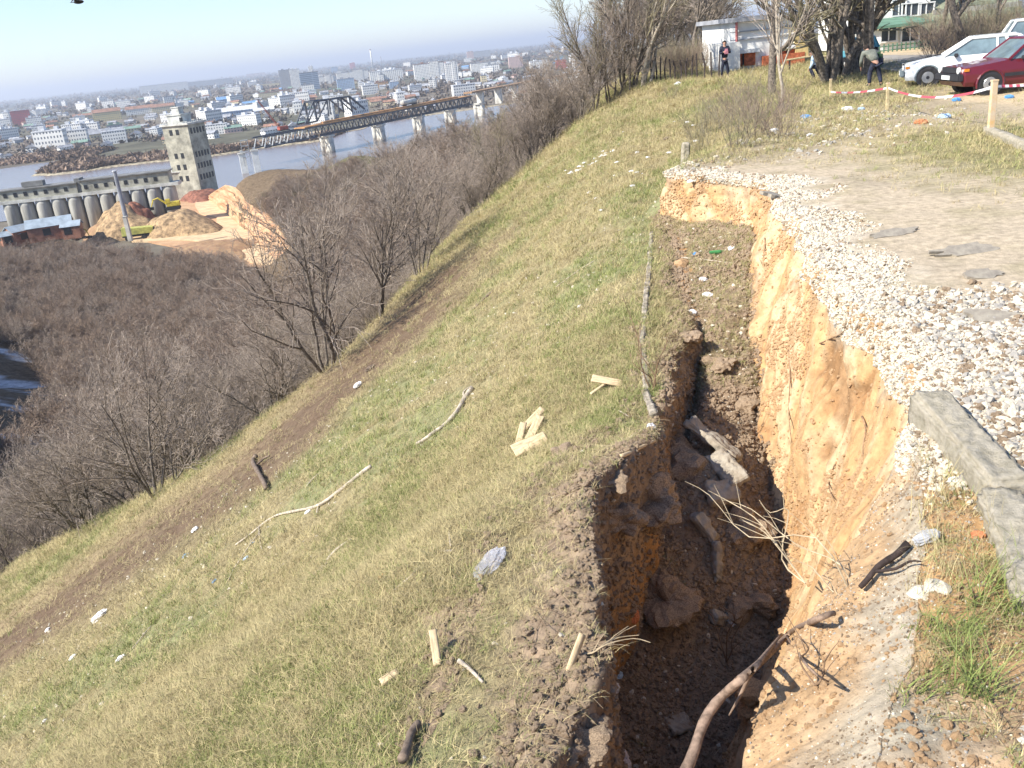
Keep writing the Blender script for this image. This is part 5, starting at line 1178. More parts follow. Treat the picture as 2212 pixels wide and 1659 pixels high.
tr(1500,150,'old2',1.0,.5,'dark-trunked tree beyond the stake fence, left of the white building',D=66)
tr(1517,150,'slim2',1.15,1.5,'thin dark tree beside the dark-trunked one beyond the stake fence',D=70)
tr(1545,145,'slim1',1.1,2.5,'slim olive tree close to the corner of the white building',D=74)
rnd=random.Random(8)
for i in range(24):
    y=74+rnd.random()*55; x=rnd.uniform(.135,.25)*y+1.5; 
    tree(['slim0','slim1','slim2','fan2','far1','old2'][i%6],x,y,gz(x,y),s=.8+.45*rnd.random(),rz=rnd.random()*6,label='bare tree in the hazy belt behind the stake fence and white building',group='belt of bare trees behind the white building')
P=hitc(1668,205); tree('old0',P.x,P.y,P.z,s=.62,rz=2.2,tilt=(0,-.05),label='grey forked tree standing on the slope edge in front of the white building')
P=hitc(1690,240); tree('slim0',P.x,P.y,P.z,s=.72,rz=.4,label='thin crooked sapling right of the grey forked tree')
tree('old1',*flat(1790,178).xy,s=.8,rz=1.1,label='old thick-trunked tree with many stems, leftmost of the cluster by the crouching person')
tree('old1',*flat(1812,168).xy,s=.95,rz=3.4,label='old many-stemmed tree in the middle of the cluster by the teal car')
tree('old0',*flat(1870,168).xy,s=.9,rz=4.4,tilt=(0,.25),label='old tree leaning right behind the bending person')
tree('old1',*flat(1850,160).xy,s=.9,rz=5.2,label='old tree just left of the leaning one, in front of the white house')
tr(2035,110,'slim2',1.3,1.,'straight dark tree in front of the white house',D=52); 
tree('old0',float(at_y(2090,110,44)[0]),44,s=.85,rz=2.5,tilt=(0,.3),label='leaning bare tree behind the white estate car'); tree('old2',float(at_y(2165,100,46)[0]),46,s=.85,rz=1.5,tilt=(0,.25),label='bare tree at the right, leaning over the grey wing of the house')
for i in range(26):
    u=2010+rnd.random()*210; y=43+rnd.random()*11; x=float(at_y(u,95,y)[0]); tree('bush%d'%(i%2),x,y,s=.7+.5*rnd.random(),rz=i,name='bush',label='brown leafless bush in the hedge in front of the white house',cat='bush',group='hedge of bushes before the white house',pts=('stem','twigs'))
for i in range(10):
    u=1425+rnd.random()*120; y=54+rnd.random()*6; x=float(at_y(u,150,y)[0]); tree('bush%d'%(i%2),x,y,s=.6+.4*rnd.random(),rz=i,name='bush',label='brown bush growing just beyond the stake fence',cat='bush',group='bushes beyond the stake fence',pts=('stem','twigs'))
sh=[(1530,290,.55),(1600,250,.6),(1640,262,.65),(1560,270,.5),(1500,300,.45),(1625,300,.6),(1590,320,.5),(1660,280,.5),(1520,330,.35),(1680,300,.45),(1450,215,.35),(1700,240,.5),(1615,215,.35)]
for i,(u,v,s) in enumerate(sh):
    P=hitc(u,v); tree('bush%d'%(i%2),P.x,P.y,P.z,s=s,rz=i*1.1,name='bush',label='straw-coloured leafless shrub at the top of the slope behind the collapse',cat='bush',group='shrubs behind the collapse',pts=('stem','twigs'))
for i,(u,v,s,k) in enumerate([(1100,205,.95,'slim2'),(1150,205,.9,'slim0'),(1158,205,.9,'slim2')]):
    y=95; x=float(at_y(u,v,y)[0]); tree(k,x,y,s=s*1.0,rz=i,label=['tall thin tree left of the close pair on the spur, against the city','left tree of the close tall pair on the spur, against the city','right tree of the close tall pair on the spur, against the city'][i])
# road behind, puddle-dark asphalt, second kerb
mAs=mt('old_asphalt',(.30,.28,.25),var=.2,scale=1.2,bump=.4,bdist=.02)
def gsheet(name,poly,dz,mat,n=14,kind='structure',**k):
    P=[flat(u,v) for u,v in poly]; pp=ragged_(P); m=MB(); m.prism(pp,dz-.25,dz); return m.build(name,mat,None,kind=kind,**k)
def ragged_(P):
    r=[]
    for a,b in zip(P,P[1:]+P[:1]):
        n=max(2,int((b-a).length/.5))
        for i in range(n):
            t=i/n; q=a.lerp(b,t); r.append((q.x+.18*float(vnoise(q.x*1.3,q.y*1.3,1)),q.y+.22*float(vnoise(q.x*1.1,q.y*1.1,7))))
    return r
gsheet('asphalt_road',[(1740,131),(1740,124),(1900,124),(2212,119),(2260,120),(2260,150),(2100,152),(1950,160),(1880,150),(1800,146)],.10,mAs)
# ================= foreground: grass, rubble, kerbs, litter =================
rg=np.random.default_rng(21)
# cell areas of the foreground sheet
P00=np.stack([GXf,GYf,GZf],-1)
e1=P00[1:,:-1]-P00[:-1,:-1]; e2=P00[:-1,1:]-P00[:-1,:-1]
cr=np.cross(e1,e2); AR=np.linalg.norm(cr,axis=-1); NRM=cr/(AR[...,None]+1e-12); NRM*=np.sign(NRM[...,2:3]+1e-9)
cX,cY,cZ=GXf[:-1,:-1],GYf[:-1,:-1],GZf[:-1,:-1]; cS=segA[:-1,:-1]; cT=ttA[:-1,:-1]
cPD=(X-PX[6])[:-1,:-1]; cW=(PX[0]-X)[:-1,:-1]; cCr=np.broadcast_to(crk,X.shape)[:-1,:-1]
cd=np.sqrt(cX**2+cY**2+(cZ-H)**2)
pu,pv=proj((cX,cY,cZ)); VIS=(pu>-80)&(pu<2300)&(pv>-40)&(pv<1760)
def sample(wt,n):
    w_=(wt*AR*VIS).ravel(); w_=w_/w_.sum(); k=rg.choice(w_.size,n,p=w_); i,j=np.unravel_index(k,wt.shape)
    a,b=rg.random(n)[:,None],rg.random(n)[:,None]
    return P00[i,j]+e1[i,j]*a+e2[i,j]*b,NRM[i,j],i,j
def dens(wt): return float((wt*AR*VIS).sum())
def eul(N,spin,jit=.0):
    """euler rotations that lean the z axis towards the normals, then spin"""
    r=np.zeros((len(N),3)); 
    r[:,0]=-np.arctan2(N[:,1],N[:,2])*1.0+rg.normal(0,jit,len(N)); r[:,1]=np.arctan2(N[:,0],N[:,2])+rg.normal(0,jit,len(N)); r[:,2]=spin
    return r
# ---- stones ----
def stone_mesh(seed,sub=1,ang=.35,flat=.65):
    bm=bmesh.new(); bmesh.ops.create_icosphere(bm,subdivisions=sub+1,radius=1)
    for v in bm.verts:
        c=v.co.normalized(); n=float(vnoise(c.x*1.3+seed*3,c.y*1.3,c.z*1.3,seed)); n2=float(vnoise(c.x*3+seed,c.y*3,c.z*3,seed+5))
        v.co=c*(1+ang*n+.15*n2); v.co.x*=1.15; v.co.z*=flat
    me=bpy.data.meshes.new('stone'); bm.to_mesh(me); bm.free(); return me
mGrav=mt('crushed_limestone',(.68,.61,.48),var=.30,scale=14,bump=.5,bdist=.004,bscale=60,rough=.95,spec=.1); mGrav2=mt('grey_rubble',(.42,.39,.34),var=.3,scale=14,bump=.5,bdist=.004,bscale=60,rough=.95,spec=.1)
mClod=mt('earth_clod',(.40,.30,.205),var=.3,scale=20,bump=.9,bdist=.01,bscale=70,rough=1,spec=.05); mClodO=mt('clay_clod',(.55,.36,.20),var=.25,scale=14,bump=.8,bdist=.01,bscale=60,rough=1,spec=.05)
def src(name,me,mat,u,v,s,label,cat,lift=.0):
    P=surf(u,v,lift); me.materials.append(mat); o=link(name,me,None,None,label=label,cat=cat); o.location=P; o.scale=(s,s,s); o.rotation_euler=(0,0,u); return o
st=[src('stone',stone_mesh(1),mGrav,1985,1283,.05,'white stone lying in the near dirt, left one of the pair','stone'),
    src('stone',stone_mesh(2,ang=.45),mGrav,2025,1272,.055,'pale brownish stone, right one of the pair in the near dirt','stone'),
    src('stone',stone_mesh(3,ang=.5,flat=.5),mGrav,2070,760,.07,'pale flat stone standing out in the limestone rubble band','stone'),
    src('stone',stone_mesh(4,ang=.5,flat=.8),mGrav2,2140,725,.06,'grey stone at the rubble edge below the broken asphalt','stone'),
    src('clod',stone_mesh(5,2,ang=.6,flat=.8),mClod,1215,975,.09,'large brown clod of earth right of the boards','clod'),
    src('clod',stone_mesh(6,2,ang=.7,flat=.8),mClod,1330,1045,.10,'brown clod on the broken lip beside the shadowed hole','clod'),
    src('clod',stone_mesh(7,1,ang=.85,flat=.75),mClodO,1470,570,.13,'orange clay clod lying on the slumped shelf','clod')]
def scatter(name,wt,n,smin,smax,ids,label,cat,sink=.3,pw=2.2,jit=.5,dscale=0.,srcs=None):
    P,N,i,j=sample(wt,n); s=smin*(smax/smin)**(rg.random(n)**pw); s=s*(1+dscale*np.clip(cd[i,j]-6,0,30))
    P=P+N*(s*(.5-sink))[:,None]
    return gn_scatter(name,P,np.stack([rg.normal(0,jit,n),rg.normal(0,jit,n),rg.random(n)*6.3],1),s,rg.choice(ids,n),srcs or [[q] for q in st],kind='stuff',label=label,cat=cat)
n5=fbm(cX*1.6,cY*1.6,0,4,200); gwc=np.interp(cY,[1,3,4,5,6,8,10,12,14,16,18,20],[.1,.15,.3,1.5,1.9,.95,.6,.45,.7,.8,.4,0])
isP=(cS==7)
wG=isP*sstep(.30,-.30,cPD-.8*gwc+.7*n5)*(.35+.65*sstep(-.25,.05,fbm(cX*2.2,cY*2.2,0,4,201)))*sstep(4.2,5.2,cY)*sstep(19.5,18,cY)
wG+=(cS==6)*(cT>.75)*cCr*.8*(cY>5)
scatter('limestone_rubble',wG,62000,.0035,.019,[0,1,2,2,0,3,0,1,2,5],'white crushed limestone spilling along the top of the orange scarp','rubble',dscale=.045)
wG2=isP*sstep(1.,.2,abs(n5))*sstep(4.0,5.0,cY)*sstep(8.5,7,cY)*(cPD>.2)*sstep(5,3,cPD)+isP*(cY<5)*(cPD>.5)*.12+isP*sstep(17,19,cY)*sstep(27,24,cY)*sstep(6,3,cPD)*.03*sstep(-.1,.3,n5)
scatter('grey_rubble',wG2,9000,.006,.035,[3,1,0,3,4],'mixed grey and white stones scattered over the near ground by the kerb','rubble',dscale=.04)
wC=((cS==3)|(cS==4))*cCr*np.where(cY>10.5,.35,1.)+(cS==1)*cCr*.8*sstep(.3,.9,cT+.5*n5)+(cS==2)*cCr*.5+(cS==0)*(cW<.3)*sstep(13,9,cY)*.3+(cS==5)*(cT<.12)*cCr*.6
scatter('loose_earth',wC,30000,.0045,.030,[4,4,5],'loose brown crumbs of earth covering the slumped ground and lip','earth',dscale=.03,sink=.2)
wO=((cS==5)|(cS==6))*cCr*(.08+.9*(fbm(cY*2,cZ*2,0,3,210)>.18))*np.where((cS==6)&(cY<5),.25,1)*(cY>3)+isP*sstep(5,4,cY)*sstep(.8,.2,cPD)*.5
scatter('clay_crumbs',wO,15000,.004,.019,[6],'orange clay crumbs clinging to the scarp face','earth',dscale=.03,sink=.35)
wN0=(isP*(cY<5.6)*(cPD>.0)+(cS==6)*(cY<5.2)*cCr)*(.3+.7*(n5>-.1))
scatter('near_grit',wN0,14000,.0016,.0075,[3,0,4,6,5,4],'fine grit and crumbs on the near dirt','grit',sink=.25)
wL=(cS<=4)*((cY<19))*.2+(cS==3)*2.*cCr+(cS==4)*cCr
scatter('scattered_pebbles',wL,1500,.008,.022,[0,1],'small pale stones scattered over slope and slumped floor','pebbles',dscale=.05)
# ---- grass tufts ----
mG=[mt('straw_blade',(.50,.42,.22),var=.2,scale=2,bump=0,rough=.8,spec=.1),mt('straw_blade_dark',(.36,.29,.16),var=.2,scale=2,bump=0,rough=.8,spec=.1),mt('green_blade',(.21,.25,.075),var=.25,scale=2,bump=0,rough=.7,spec=.15),mt('olive_blade',(.33,.34,.13),var=.25,scale=2,bump=0,rough=.7,spec=.15)]
for m_ in mG:
    b=m_.node_tree.nodes['Principled BSDF']; b.inputs['Subsurface Weight'].default_value=0
def tuft(seed,nb,h,spread,wd,curl=.5,seg=3):
    r=np.random.default_rng(seed); V=[];Fc=[]
    for k in range(nb):
        a=r.random()*6.28; b0=np.array([r.normal(0,spread*.35),r.normal(0,spread*.35),-.01]); hh=h*(.5+.7*r.random()); lean=curl*(.3+r.random())
        d=np.array([math.cos(a),math.sin(a)]); sd=np.array([-d[1],d[0]]); n0=len(V)
        for q in range(seg+1):
            t=q/seg; o=d*lean*hh*t**1.6; z=hh*(t-.35*lean*t*t); ww=wd*(1-t*.9)
            c=np.array([b0[0]+o[0],b0[1]+o[1],b0[2]+z]); V.append(c+np.array([*(sd*ww),0])); V.append(c-np.array([*(sd*ww),0]))
        for q in range(seg): Fc.append((n0+2*q,n0+2*q+1,n0+2*q+3,n0+2*q+2))
    return mesh_np('tuft',V,Fc,True)
tsrc=[]
for k,(u,v,mi,args,lb) in enumerate([(820,1330,0,(16,.075,.10,.0022,1.1),'short straw tuft in the matted grass of the middle slope'),(1010,1400,1,(16,.07,.10,.0022,1.2),'short brownish tuft in the matted grass near the lip'),(1120,840,2,(16,.085,.09,.0025,.8),'fresh green tuft in the greener grass beside the boards'),(700,1450,3,(16,.08,.10,.0024,.9),'olive green tuft in the lower slope grass'),(560,1500,0,(12,.12,.14,.002,1.5),'taller pale straw tuft in the lower slope grass'),(2090,1480,2,(34,.30,.16,.0035,.9),'large clump of long green grass at the lower right edge'),(1990,1120,0,(16,.34,.12,.0022,.6),'clump of tall dry straw stalks below the concrete kerb')]):
    P=surf(u,v); me=tuft(300+k,*args); me.materials.append(mG[mi]); tsrc.append(link('grass_tuft',me,None,None,label=lb,cat='grass tuft')); tsrc[-1].location=P
m1=fbm(cX*.6,cY*.6,0,4,31); m2=fbm(cX*2.5,cY*2.5,0,4,32)
slope=((cS==0)|((cS>=1)&(cS<=6)&(cY>18.5)))
bare=sstep(.5,.0,cW+.8*m2)*sstep(13.,8.,cY+2*m1)
bandc=np.clip(np.exp(-((cW-(10.3+1.0*m1))/1.2)**2)*sstep(9,16,cY)+np.exp(-((cW-(7.0+.6*m1))/.8)**2)*sstep(9,14,cY),0,1)
def grass(name,wt,n,ids_f,s0,s1,label,dsc):
    P,N,i,j=sample(wt,n); s=(s0+(s1-s0)*rg.random(n))*(1+dsc*np.clip(cd[i,j]-6,0,60))
    ids=ids_f(i,j,n); return gn_scatter(name,P,eul(N*.5+np.array([0,0,.5]),rg.random(n)*6.3,.25),s,ids,[[q] for q in tsrc],kind='stuff',label=label,cat='grass')
def ids1(i,j,n):
    g=sstep(-.2,.45,m1[i,j]+.35*m2[i,j]+.05)+.25*np.exp(-((cX[i,j]-1.0)/1.0)**2)*(cY[i,j]>7)*(cY[i,j]<15)*2
    r=rg.random(n); gr=r<np.clip(.06+.46*g,0,.75); q=rg.random(n)
    bb=bA[i,j]+.8*bB[i,j]>.3*rg.random(n)+.15; gr=gr&~(bb&(rg.random(n)<.85)); return np.where(gr,np.where(q<.45,2,3),np.where(bb&(q>.35),1,np.where(q<.5,0,np.where(q<.8,1,4))))
bA=bandA[:-1,:-1]; bB=bandB[:-1,:-1]
OBJ=[(1150,945,55,60),(1058,1225,40,65),(1318,835,45,25),(960,905,70,60),(650,1100,150,30),(1242,1460,20,40),(1015,1455,35,30),(720,1200,50,40),(1390,970,50,25)]
clr=np.ones_like(cX)
for a_,b_,c_,d_ in OBJ: clr*=1-.75*np.exp(-(((pu-a_)/c_)**2+((pv-b_)/d_)**2))
base=(slope+(cS==1)*cCr*sstep(.85,.2,cT+.5*n5)*1.)*(1-.85*bare)*(1-.85*np.clip(bA,0,1))*(1-.45*np.clip(bB,0,1))*clr
near_=base*sstep(14,9,cd); far_=base*sstep(9,14,cd)
print('area',dens(near_),dens(far_*1.))
grass('slope_grass',near_,64000,ids1,.55,1.05,'short matted straw and green grass on the near slope',.05)
grass('far_slope_grass',far_/np.clip(cd,8,60)**1.1,52000,ids1,.8,1.3,'matted grass over the farther slope',.055)
wP=isP*(np.exp(-(((cX-9.5-.1*(cY-17))/2.3)**2+((cY-16.5)/3.8)**2)*1.2)*.6+sstep(19,22,cY)*sstep(30,26,cY)*.10*(n5>0)+sstep(31,35,cY)*sstep(14.5,12,cX)*sstep(46,43,cY)*.35+sstep(17,19,cY)*sstep(2.5,1.5,cPD-.25*(cY-17))*.45)/np.clip(cd,8,60)**.8
grass('plateau_grass',wP,11000,lambda i,j,n: rg.choice([0,0,1,3,4],n),.7,1.3,'thin dry grass on the plateau and rubble edge',.05)
def blob(u,v,ru,rv): return np.exp(-(((pu[...]-u)/ru)**2+((pv-v)/rv)**2))
wN=isP*(cY<7)*(blob(2080,1430,110,130)*1.6+blob(2150,1300,90,60)+blob(2180,1600,60,80)*.8+blob(1940,1180,80,120)*.15)
grass('near_long_grass',wN,24,lambda i,j,n: rg.choice([5,5,6],n,p=[.55,.25,.2]),.35,.85,'long green and dry grass in the lower right corner',0)
wN2=isP*(cY<7)*(blob(1990,1120,110,90)+blob(1930,1250,70,60)*.6+blob(2060,1250,110,70)*.5+blob(1880,1420,60,60)*.25)
grass('near_dry_stalks',wN2,46,lambda i,j,n: rg.choice([6,4],n,p=[.6,.4]),.3,.9,'dry weed stalks between the scarp and the concrete kerb',0)
grass('near_short_grass',wN2+wN,260,lambda i,j,n: rg.choice([0,1,3,2],n),.5,1.1,'short withered grass on the near dirt',0)
lipw=((cS==0)*(cW<1.3)*bare+(cS==1)*.5)*cCr*(cY<17)+((cS==3)|(cS==4)|(cS==1))*.9*cCr*(cY>10.2)+(cS==3)*.1*cCr
grass('lip_grass',lipw,5200,lambda i,j,n: rg.choice([0,1,1,4,3],n),.4,.95,'ragged grass remnants on the broken brown lip',.04)
# ---- dry twig litter: short stalks lying about ----
def stalks(name,wt,n,L0,L1,mat,label,rad=.0016,dsc=.05):
    P,N,i,j=sample(wt,n); tb=TB(); 
    for k in range(n):
        d=cd[i[k],j[k]]; L=L0+(L1-L0)*rg.random()**2; a=rg.random()*6.28; N0=N[k]; t=np.array([math.cos(a),math.sin(a),0]); t-=N0*t.dot(N0); t/=np.linalg.norm(t)+1e-9
        s=np.cross(N0,t); c=rg.normal(0,.25); q=[P[k]+N0*(.008+.03*rg.random()*f)+t*L*(f-.5)+s*L*c*f*f for f in (0,.35,.7,1)]
        r=rad*(1+dsc*max(0,d-4)); tb.tube(q,[r,r,r*.8,r*.5],3)
    me=tb.mesh(name); return link(name,me,mat,kind='stuff',label=label,cat='stalks')
mStalk=mt('dry_stalk',(.50,.40,.26),var=.25,scale=6,bump=0,spec=.1); mStalkD=mt('brown_stalk',(.24,.16,.10),var=.25,scale=6,bump=0,spec=.1)
stalks('fallen_straw',(cS==0)*(cW<12)*1.*sstep(22,10,cY)+((cS==1)|(cS==3)|(cS==4))*cCr*3,2600,.06,.30,mStalk,'pale fallen stalks strewn over slope and slumped floor')
stalks('dark_twig_litter',(cS==0)*(cW<12)*.6*sstep(22,10,cY)+(cS==0)*(bandA+bandB)[:-1,:-1]*1.6+((cS==1)|(cS==3))*cCr*3+isP*(cY<6)*(cPD>.3)*2,3600,.08,.5,mStalkD,'brown twig litter strewn over the near ground')
# ---- kerbs ----
mKerb=mt('weathered_concrete',(.47,.42,.33),var=.3,scale=11,bump=1.,bdist=.02,bscale=38,rough=.95,spec=.1,col2=(.29,.26,.19))
mKerbD=mt('dirty_concrete',(.38,.33,.26),var=.35,scale=9,bump=.9,bdist=.01,bscale=45,rough=.95,spec=.1)
def slabmesh(L,Wd,Hh,seed,nx=26,ny=7,nz=6,rough=.010,chip=.02):
    """rounded, chipped concrete bar with real depth, centred on x"""
    bm=bmesh.new(); bmesh.ops.create_cube(bm,size=1)
    bmesh.ops.scale(bm,vec=(L,Wd,Hh),verts=bm.verts)
    bmesh.ops.bevel(bm,geom=bm.edges[:],offset=min(Wd,Hh)*.12,segments=2,affect='EDGES')
    for _ in range(5):
        ed=[e for e in bm.edges if e.calc_length()>max(.022,L/60)]
        if not ed: break
        bmesh.ops.subdivide_edges(bm,edges=ed,cuts=1,use_grid_fill=True)
    bmesh.ops.triangulate(bm,faces=bm.faces[:])
    co=np.array([v.co[:] for v in bm.verts]); n=fbm(co[:,0]*6+seed,co[:,1]*6,co[:,2]*6,4,seed)+.6*fbm(co[:,0]*25,co[:,1]*25,co[:,2]*25,3,seed+1); n2=np.minimum(0,fbm(co[:,0]*5+seed,co[:,1]*5,co[:,2]*5,4,seed+3)+.05)
    c=co/np.array([L/2,Wd/2,Hh/2]); r=np.clip(np.abs(c).max(1),0,1)
    for v,a,b in zip(bm.verts,n,n2):
        d=Vector((v.co.x/L*.4,v.co.y/Wd,v.co.z/Hh)); d=d.normalized() if d.length>0 else d
        v.co+=d*(a*rough*2+b*chip*2)
    bm.normal_update(); me=bpy.data.meshes.new('bar'); bm.to_mesh(me); bm.free(); me.polygons.foreach_set('use_smooth',[True]*len(me.polygons)); return me
def bar(name,a,b,Wd,Hh,mat,label,cat,dz=0,seed=1,roll=0.,parts=True,**k):
    a=Vector(a);b=Vector(b); L=(b-a).length; o=link(name,slabmesh(L,Wd,Hh,seed,**k),mat,None,label=label,cat=cat)
    o.location=(a+b)/2+Vector((0,0,dz)); d=b-a; o.rotation_euler=(roll,-math.atan2(d.z,math.hypot(d.x,d.y)),math.atan2(d.y,d.x)); return o
k1a=at_z(2035,868,.12); k1b=at_z(2128,1030,.10); k2b=at_z(2225,1110,.06); 
bar('kerb',at_z(2005,872,.08),at_z(2185,1075,.06),.26,.34,mKerb,'thick broken concrete kerb block at the top of the near bank, upper piece','kerb',seed=3,dz=-.06,rough=.010,chip=.035)
bar('kerb',at_z(2165,1085,.04),at_z(2270,1330,.02),.26,.34,mKerb,'thick concrete kerb block cut by the right picture edge, lower piece','kerb',seed=4,dz=-.06,roll=.08,rough=.010,chip=.035)
kz=[(1413,505),(1408,560),(1402,625),(1398,690),(1393,760),(1402,850),(1425,905)]
kp=[hit(u,v) for u,v in kz]
for i,(a,b) in enumerate(zip(kp[:-1],kp[1:])):
    bar('kerb',a.lerp(b,.02)+Vector((-.03,0,-.03)),a.lerp(b,.97)+Vector((-.03,0,-.03)),.085,.20,mKerbD,['farthest piece of the thin kerb along the slumped shelf','second thin kerb piece from the far end of the slumped shelf','third thin kerb piece from the far end of the slumped shelf','thin kerb piece half buried in turf at mid shelf','thin kerb piece just above the open crack','nearest thin kerb piece, tipping over the open crack'][i],'kerb',seed=10+i,chip=.012,roll=[.1,-.1,.05,.15,-.1,.25][i])
a,b=flat(2132,288),flat(2235,330); bar('kerb',a,b,.18,.22,mKerb,'sunken kerb stone at the foot of the orange-stained stake','kerb',dz=.03,seed=18)
P=surf(1478,352); bar('concrete_chunk',P+Vector((0,0,-.1)),P+Vector((.05,0,.55)),.22,.18,mKerb,'upright grey concrete chunk at the far corner of the collapse','chunk',seed=19)
# ---- broken slabs and blocks inside the crack ----
mSlab=mt('broken_asphalt',(.40,.36,.29),var=.3,scale=8,bump=.9,bdist=.01,bscale=50,rough=.95,col2=(.28,.23,.17))
def slab(u,v,L,Wd,Hh,rot,label,seed,mat=mSlab,name='broken_slab',lift=.05,cat='slab'):
    P=surf(u,v); o=link(name,slabmesh(L,Wd,Hh,seed,rough=.018,chip=.05),mat,None,label=label,cat=cat); o.location=P+Vector((0,0,lift)); o.rotation_euler=rot; return o
slab(1545,975,.70,.26,.10,(-.3,.5,-.75),'pale tilted slab of broken paving, uppermost in the crack',31,lift=.15)
slab(1575,1040,.50,.24,.09,(.3,.25,-1.25),'second paving slab bent against the uppermost one in the crack',32,lift=.15)
slab(1560,1090,.34,.26,.13,(.6,.1,.2),'chunky crumbling end of the broken paving in the crack',33,lift=.12)
slab(1525,1160,.34,.17,.16,(.4,.9,-.6),'gravelly block leaning below the broken paving',34,lift=.1)
slab(1550,1240,.10,.42,.12,(1.2,.15,.1),'upright narrow block standing deep in the crack',35,lift=.12)
slab(1555,1345,.16,.13,.12,(.3,.4,.5),'small grey block at the foot of the upright block in the crack',36,lift=.05)
slab(1470,1570,.22,.2,.05,(.1,.1,.3),'yellowish flat stone on the dark crack floor',37,lift=.03,name='flat_stone',cat='stone')
def plate(u,v,L,Wd,t,rz,tilt,label,seed):
    P=surf(u,v); n=26; r=np.random.default_rng(seed); pts=[]
    for k in range(n):
        a=2*math.pi*k/n; q=1+.28*float(vnoise(math.cos(a)*3+seed,math.sin(a)*3,0,seed))+.10*r.normal(); pts.append((math.cos(a)*L/2*q*(1 if abs(math.cos(a))<.9 else .9),math.sin(a)*Wd/2*q))
    o=MB().prism(pts,-t/2,t/2).build('asphalt_crust',mCrust,None,label=label,cat='asphalt piece'); o.location=P+Vector((0,0,t*.6)); o.rotation_euler=(tilt[0],tilt[1],rz)
mCrust=mt('asphalt_crust',(.36,.32,.25),var=.3,scale=12,bump=.9,bdist=.006,bscale=70,rough=.95,col2=(.24,.21,.17))
plate(2085,540,.85,.20,.035,.12,(.35,.03),'lifted broken edge of old asphalt at the middle of the track',41); plate(1930,503,.7,.16,.03,.2,(.35,.0),'broken asphalt edge by the upper pale rubble patch',42); plate(2125,592,.45,.16,.03,.1,(.3,.05),'lowest lifted crust of asphalt in the track',43); plate(1668,428,.5,.3,.05,.6,(.2,.25),'tilted asphalt crust overhanging the far corner of the scarp',44); plate(2150,690,.5,.18,.04,-.3,(.3,.1),'crumbling asphalt edge above the near rubble',45)
# soil lumps that choke the crack
for i,(u,v,s,lb) in enumerate([(1480,1010,.26,'big brown block of soil at the head of the deep crack'),(1420,1080,.24,'broken soil block on the lip beside the deep crack'),(1600,1130,.22,'crumbly gravelly soil lump against the scarp foot'),(1620,1300,.16,'brown clump of soil at the foot of the scarp'),(1440,1290,.2,'dark fallen lump on the left of the crack floor'),(1560,780,.14,'rough soil lump on the upper slumped block'),(1490,720,.13,'soil lump at the edge of the narrow crevice'),(1610,880,.13,'gravelly lump touching the scarp on the slumped block'),(1340,1120,.16,'overhanging turf-topped lump on the left lip'),(1250,1600,.14,'dark clod at the bottom left edge of the crack'),(1640,1500,.17,'orange lump at the near scarp foot')]):
    me=stone_mesh(60+i,3,ang=.75,flat=.75); P=surf(u,v,-s*.15)
    co=np.empty(len(me.vertices)*3,np.float32); me.vertices.foreach_get('co',co); co=co.reshape(-1,3); n=fbm(co[:,0]*4+i,co[:,1]*4,co[:,2]*4,4,80+i)[:,None]; co*=1+.28*n; me.vertices.foreach_set('co',co.ravel()); me.update()
    o=link('soil_lump',me,mClodO if 'orange' in lb else mClod,None,label=lb,cat='lump'); o.location=P; o.scale=(s,s*1.2,s); o.rotation_euler=(0,0,i*1.3)
# ---- branches, sticks, boards ----
mPaleW=mt('weathered_wood',(.56,.48,.38),var=.25,scale=14,bump=.5,bdist=.004,bscale=60,spec=.1); mDarkW=mt('dark_wood',(.20,.15,.11),var=.3,scale=12,bump=.6,bdist=.004,bscale=60); mBoard=mt('pale_board',(.62,.48,.29),var=.2,scale=10,bump=.4,bdist=.003,stretch=(1,6,6)); mBrownB=mt('brown_branch',(.30,.21,.15),var=.3,scale=16,bump=.7,bdist=.004,bscale=60)
def along_px(pts,lift=.02): return [surf(u,v,lift) for u,v in pts]
def smooth_path(P,n=4):
    P=[Vector(p) for p in P]; out=[]
    for i in range(len(P)-1):
        p0=P[max(i-1,0)];p1=P[i];p2=P[i+1];p3=P[min(i+2,len(P)-1)]
        for k in range(n):
            t=k/n; out.append(.5*((2*p1)+(p2-p0)*t+(2*p0-5*p1+4*p2-p3)*t*t+(3*p1-p0-3*p2+p3)*t**3))
    return out+[P[-1]]
def branch(name,pts,r0,r1,mat,label,subs=(),lift=.02,P3=None,cat='branch',nsmooth=4):
    P=P3 or along_px(pts,lift); P=smooth_path(P,nsmooth); o0=P[0].copy(); o=empty(name,o0,label=label,cat=cat); n=len(P)
    rr=[(r0+(r1-r0)*i/(n-1))*(1+.06*math.sin(i*1.3)+.04*math.sin(i*2.9)) for i in range(n)]
    jt=[Vector((.22*r0*math.sin(i*.9),.22*r0*math.cos(i*1.1),0)) for i in range(n)]
    MB().tube([p-o0+j for p,j in zip(P,jt)],rr,9).build('stem',mat,o,smooth=True)
    for sp_,a,b in subs:
        Q=[Vector(p) for p in (sp_ if isinstance(sp_[0],Vector) else along_px(sp_,lift))]; Q=smooth_path(Q,3); MB().tube([p-o0 for p in Q],[a+(b-a)*i/(len(Q)-1) for i in range(len(Q))],6).build('side_branch',mat,o,smooth=True)
    return o
branch('fallen_log',[(902,963),(925,945),(955,925),(985,895),(1003,862),(1019,840)],.022,.045,mPaleW,'pale thick stick lying on the grass right of the slope middle',[([(1003,862),(1000,850),(1012,838)],.02,.01)],lift=.03)
branch('fallen_branch',[(510,1182),(545,1150),(590,1118),(640,1104),(685,1092),(730,1068),(770,1030),(800,1008)],.014,.034,mPaleW,'long pale fallen branch curving across the lower slope',[([(685,1092),(688,1108),(684,1115)],.012,.006),([(560,1150),(545,1172),(520,1205),(505,1235),(492,1255)],.016,.008),([(560,1140),(560,1170),(565,1190)],.010,.005)],lift=.03)
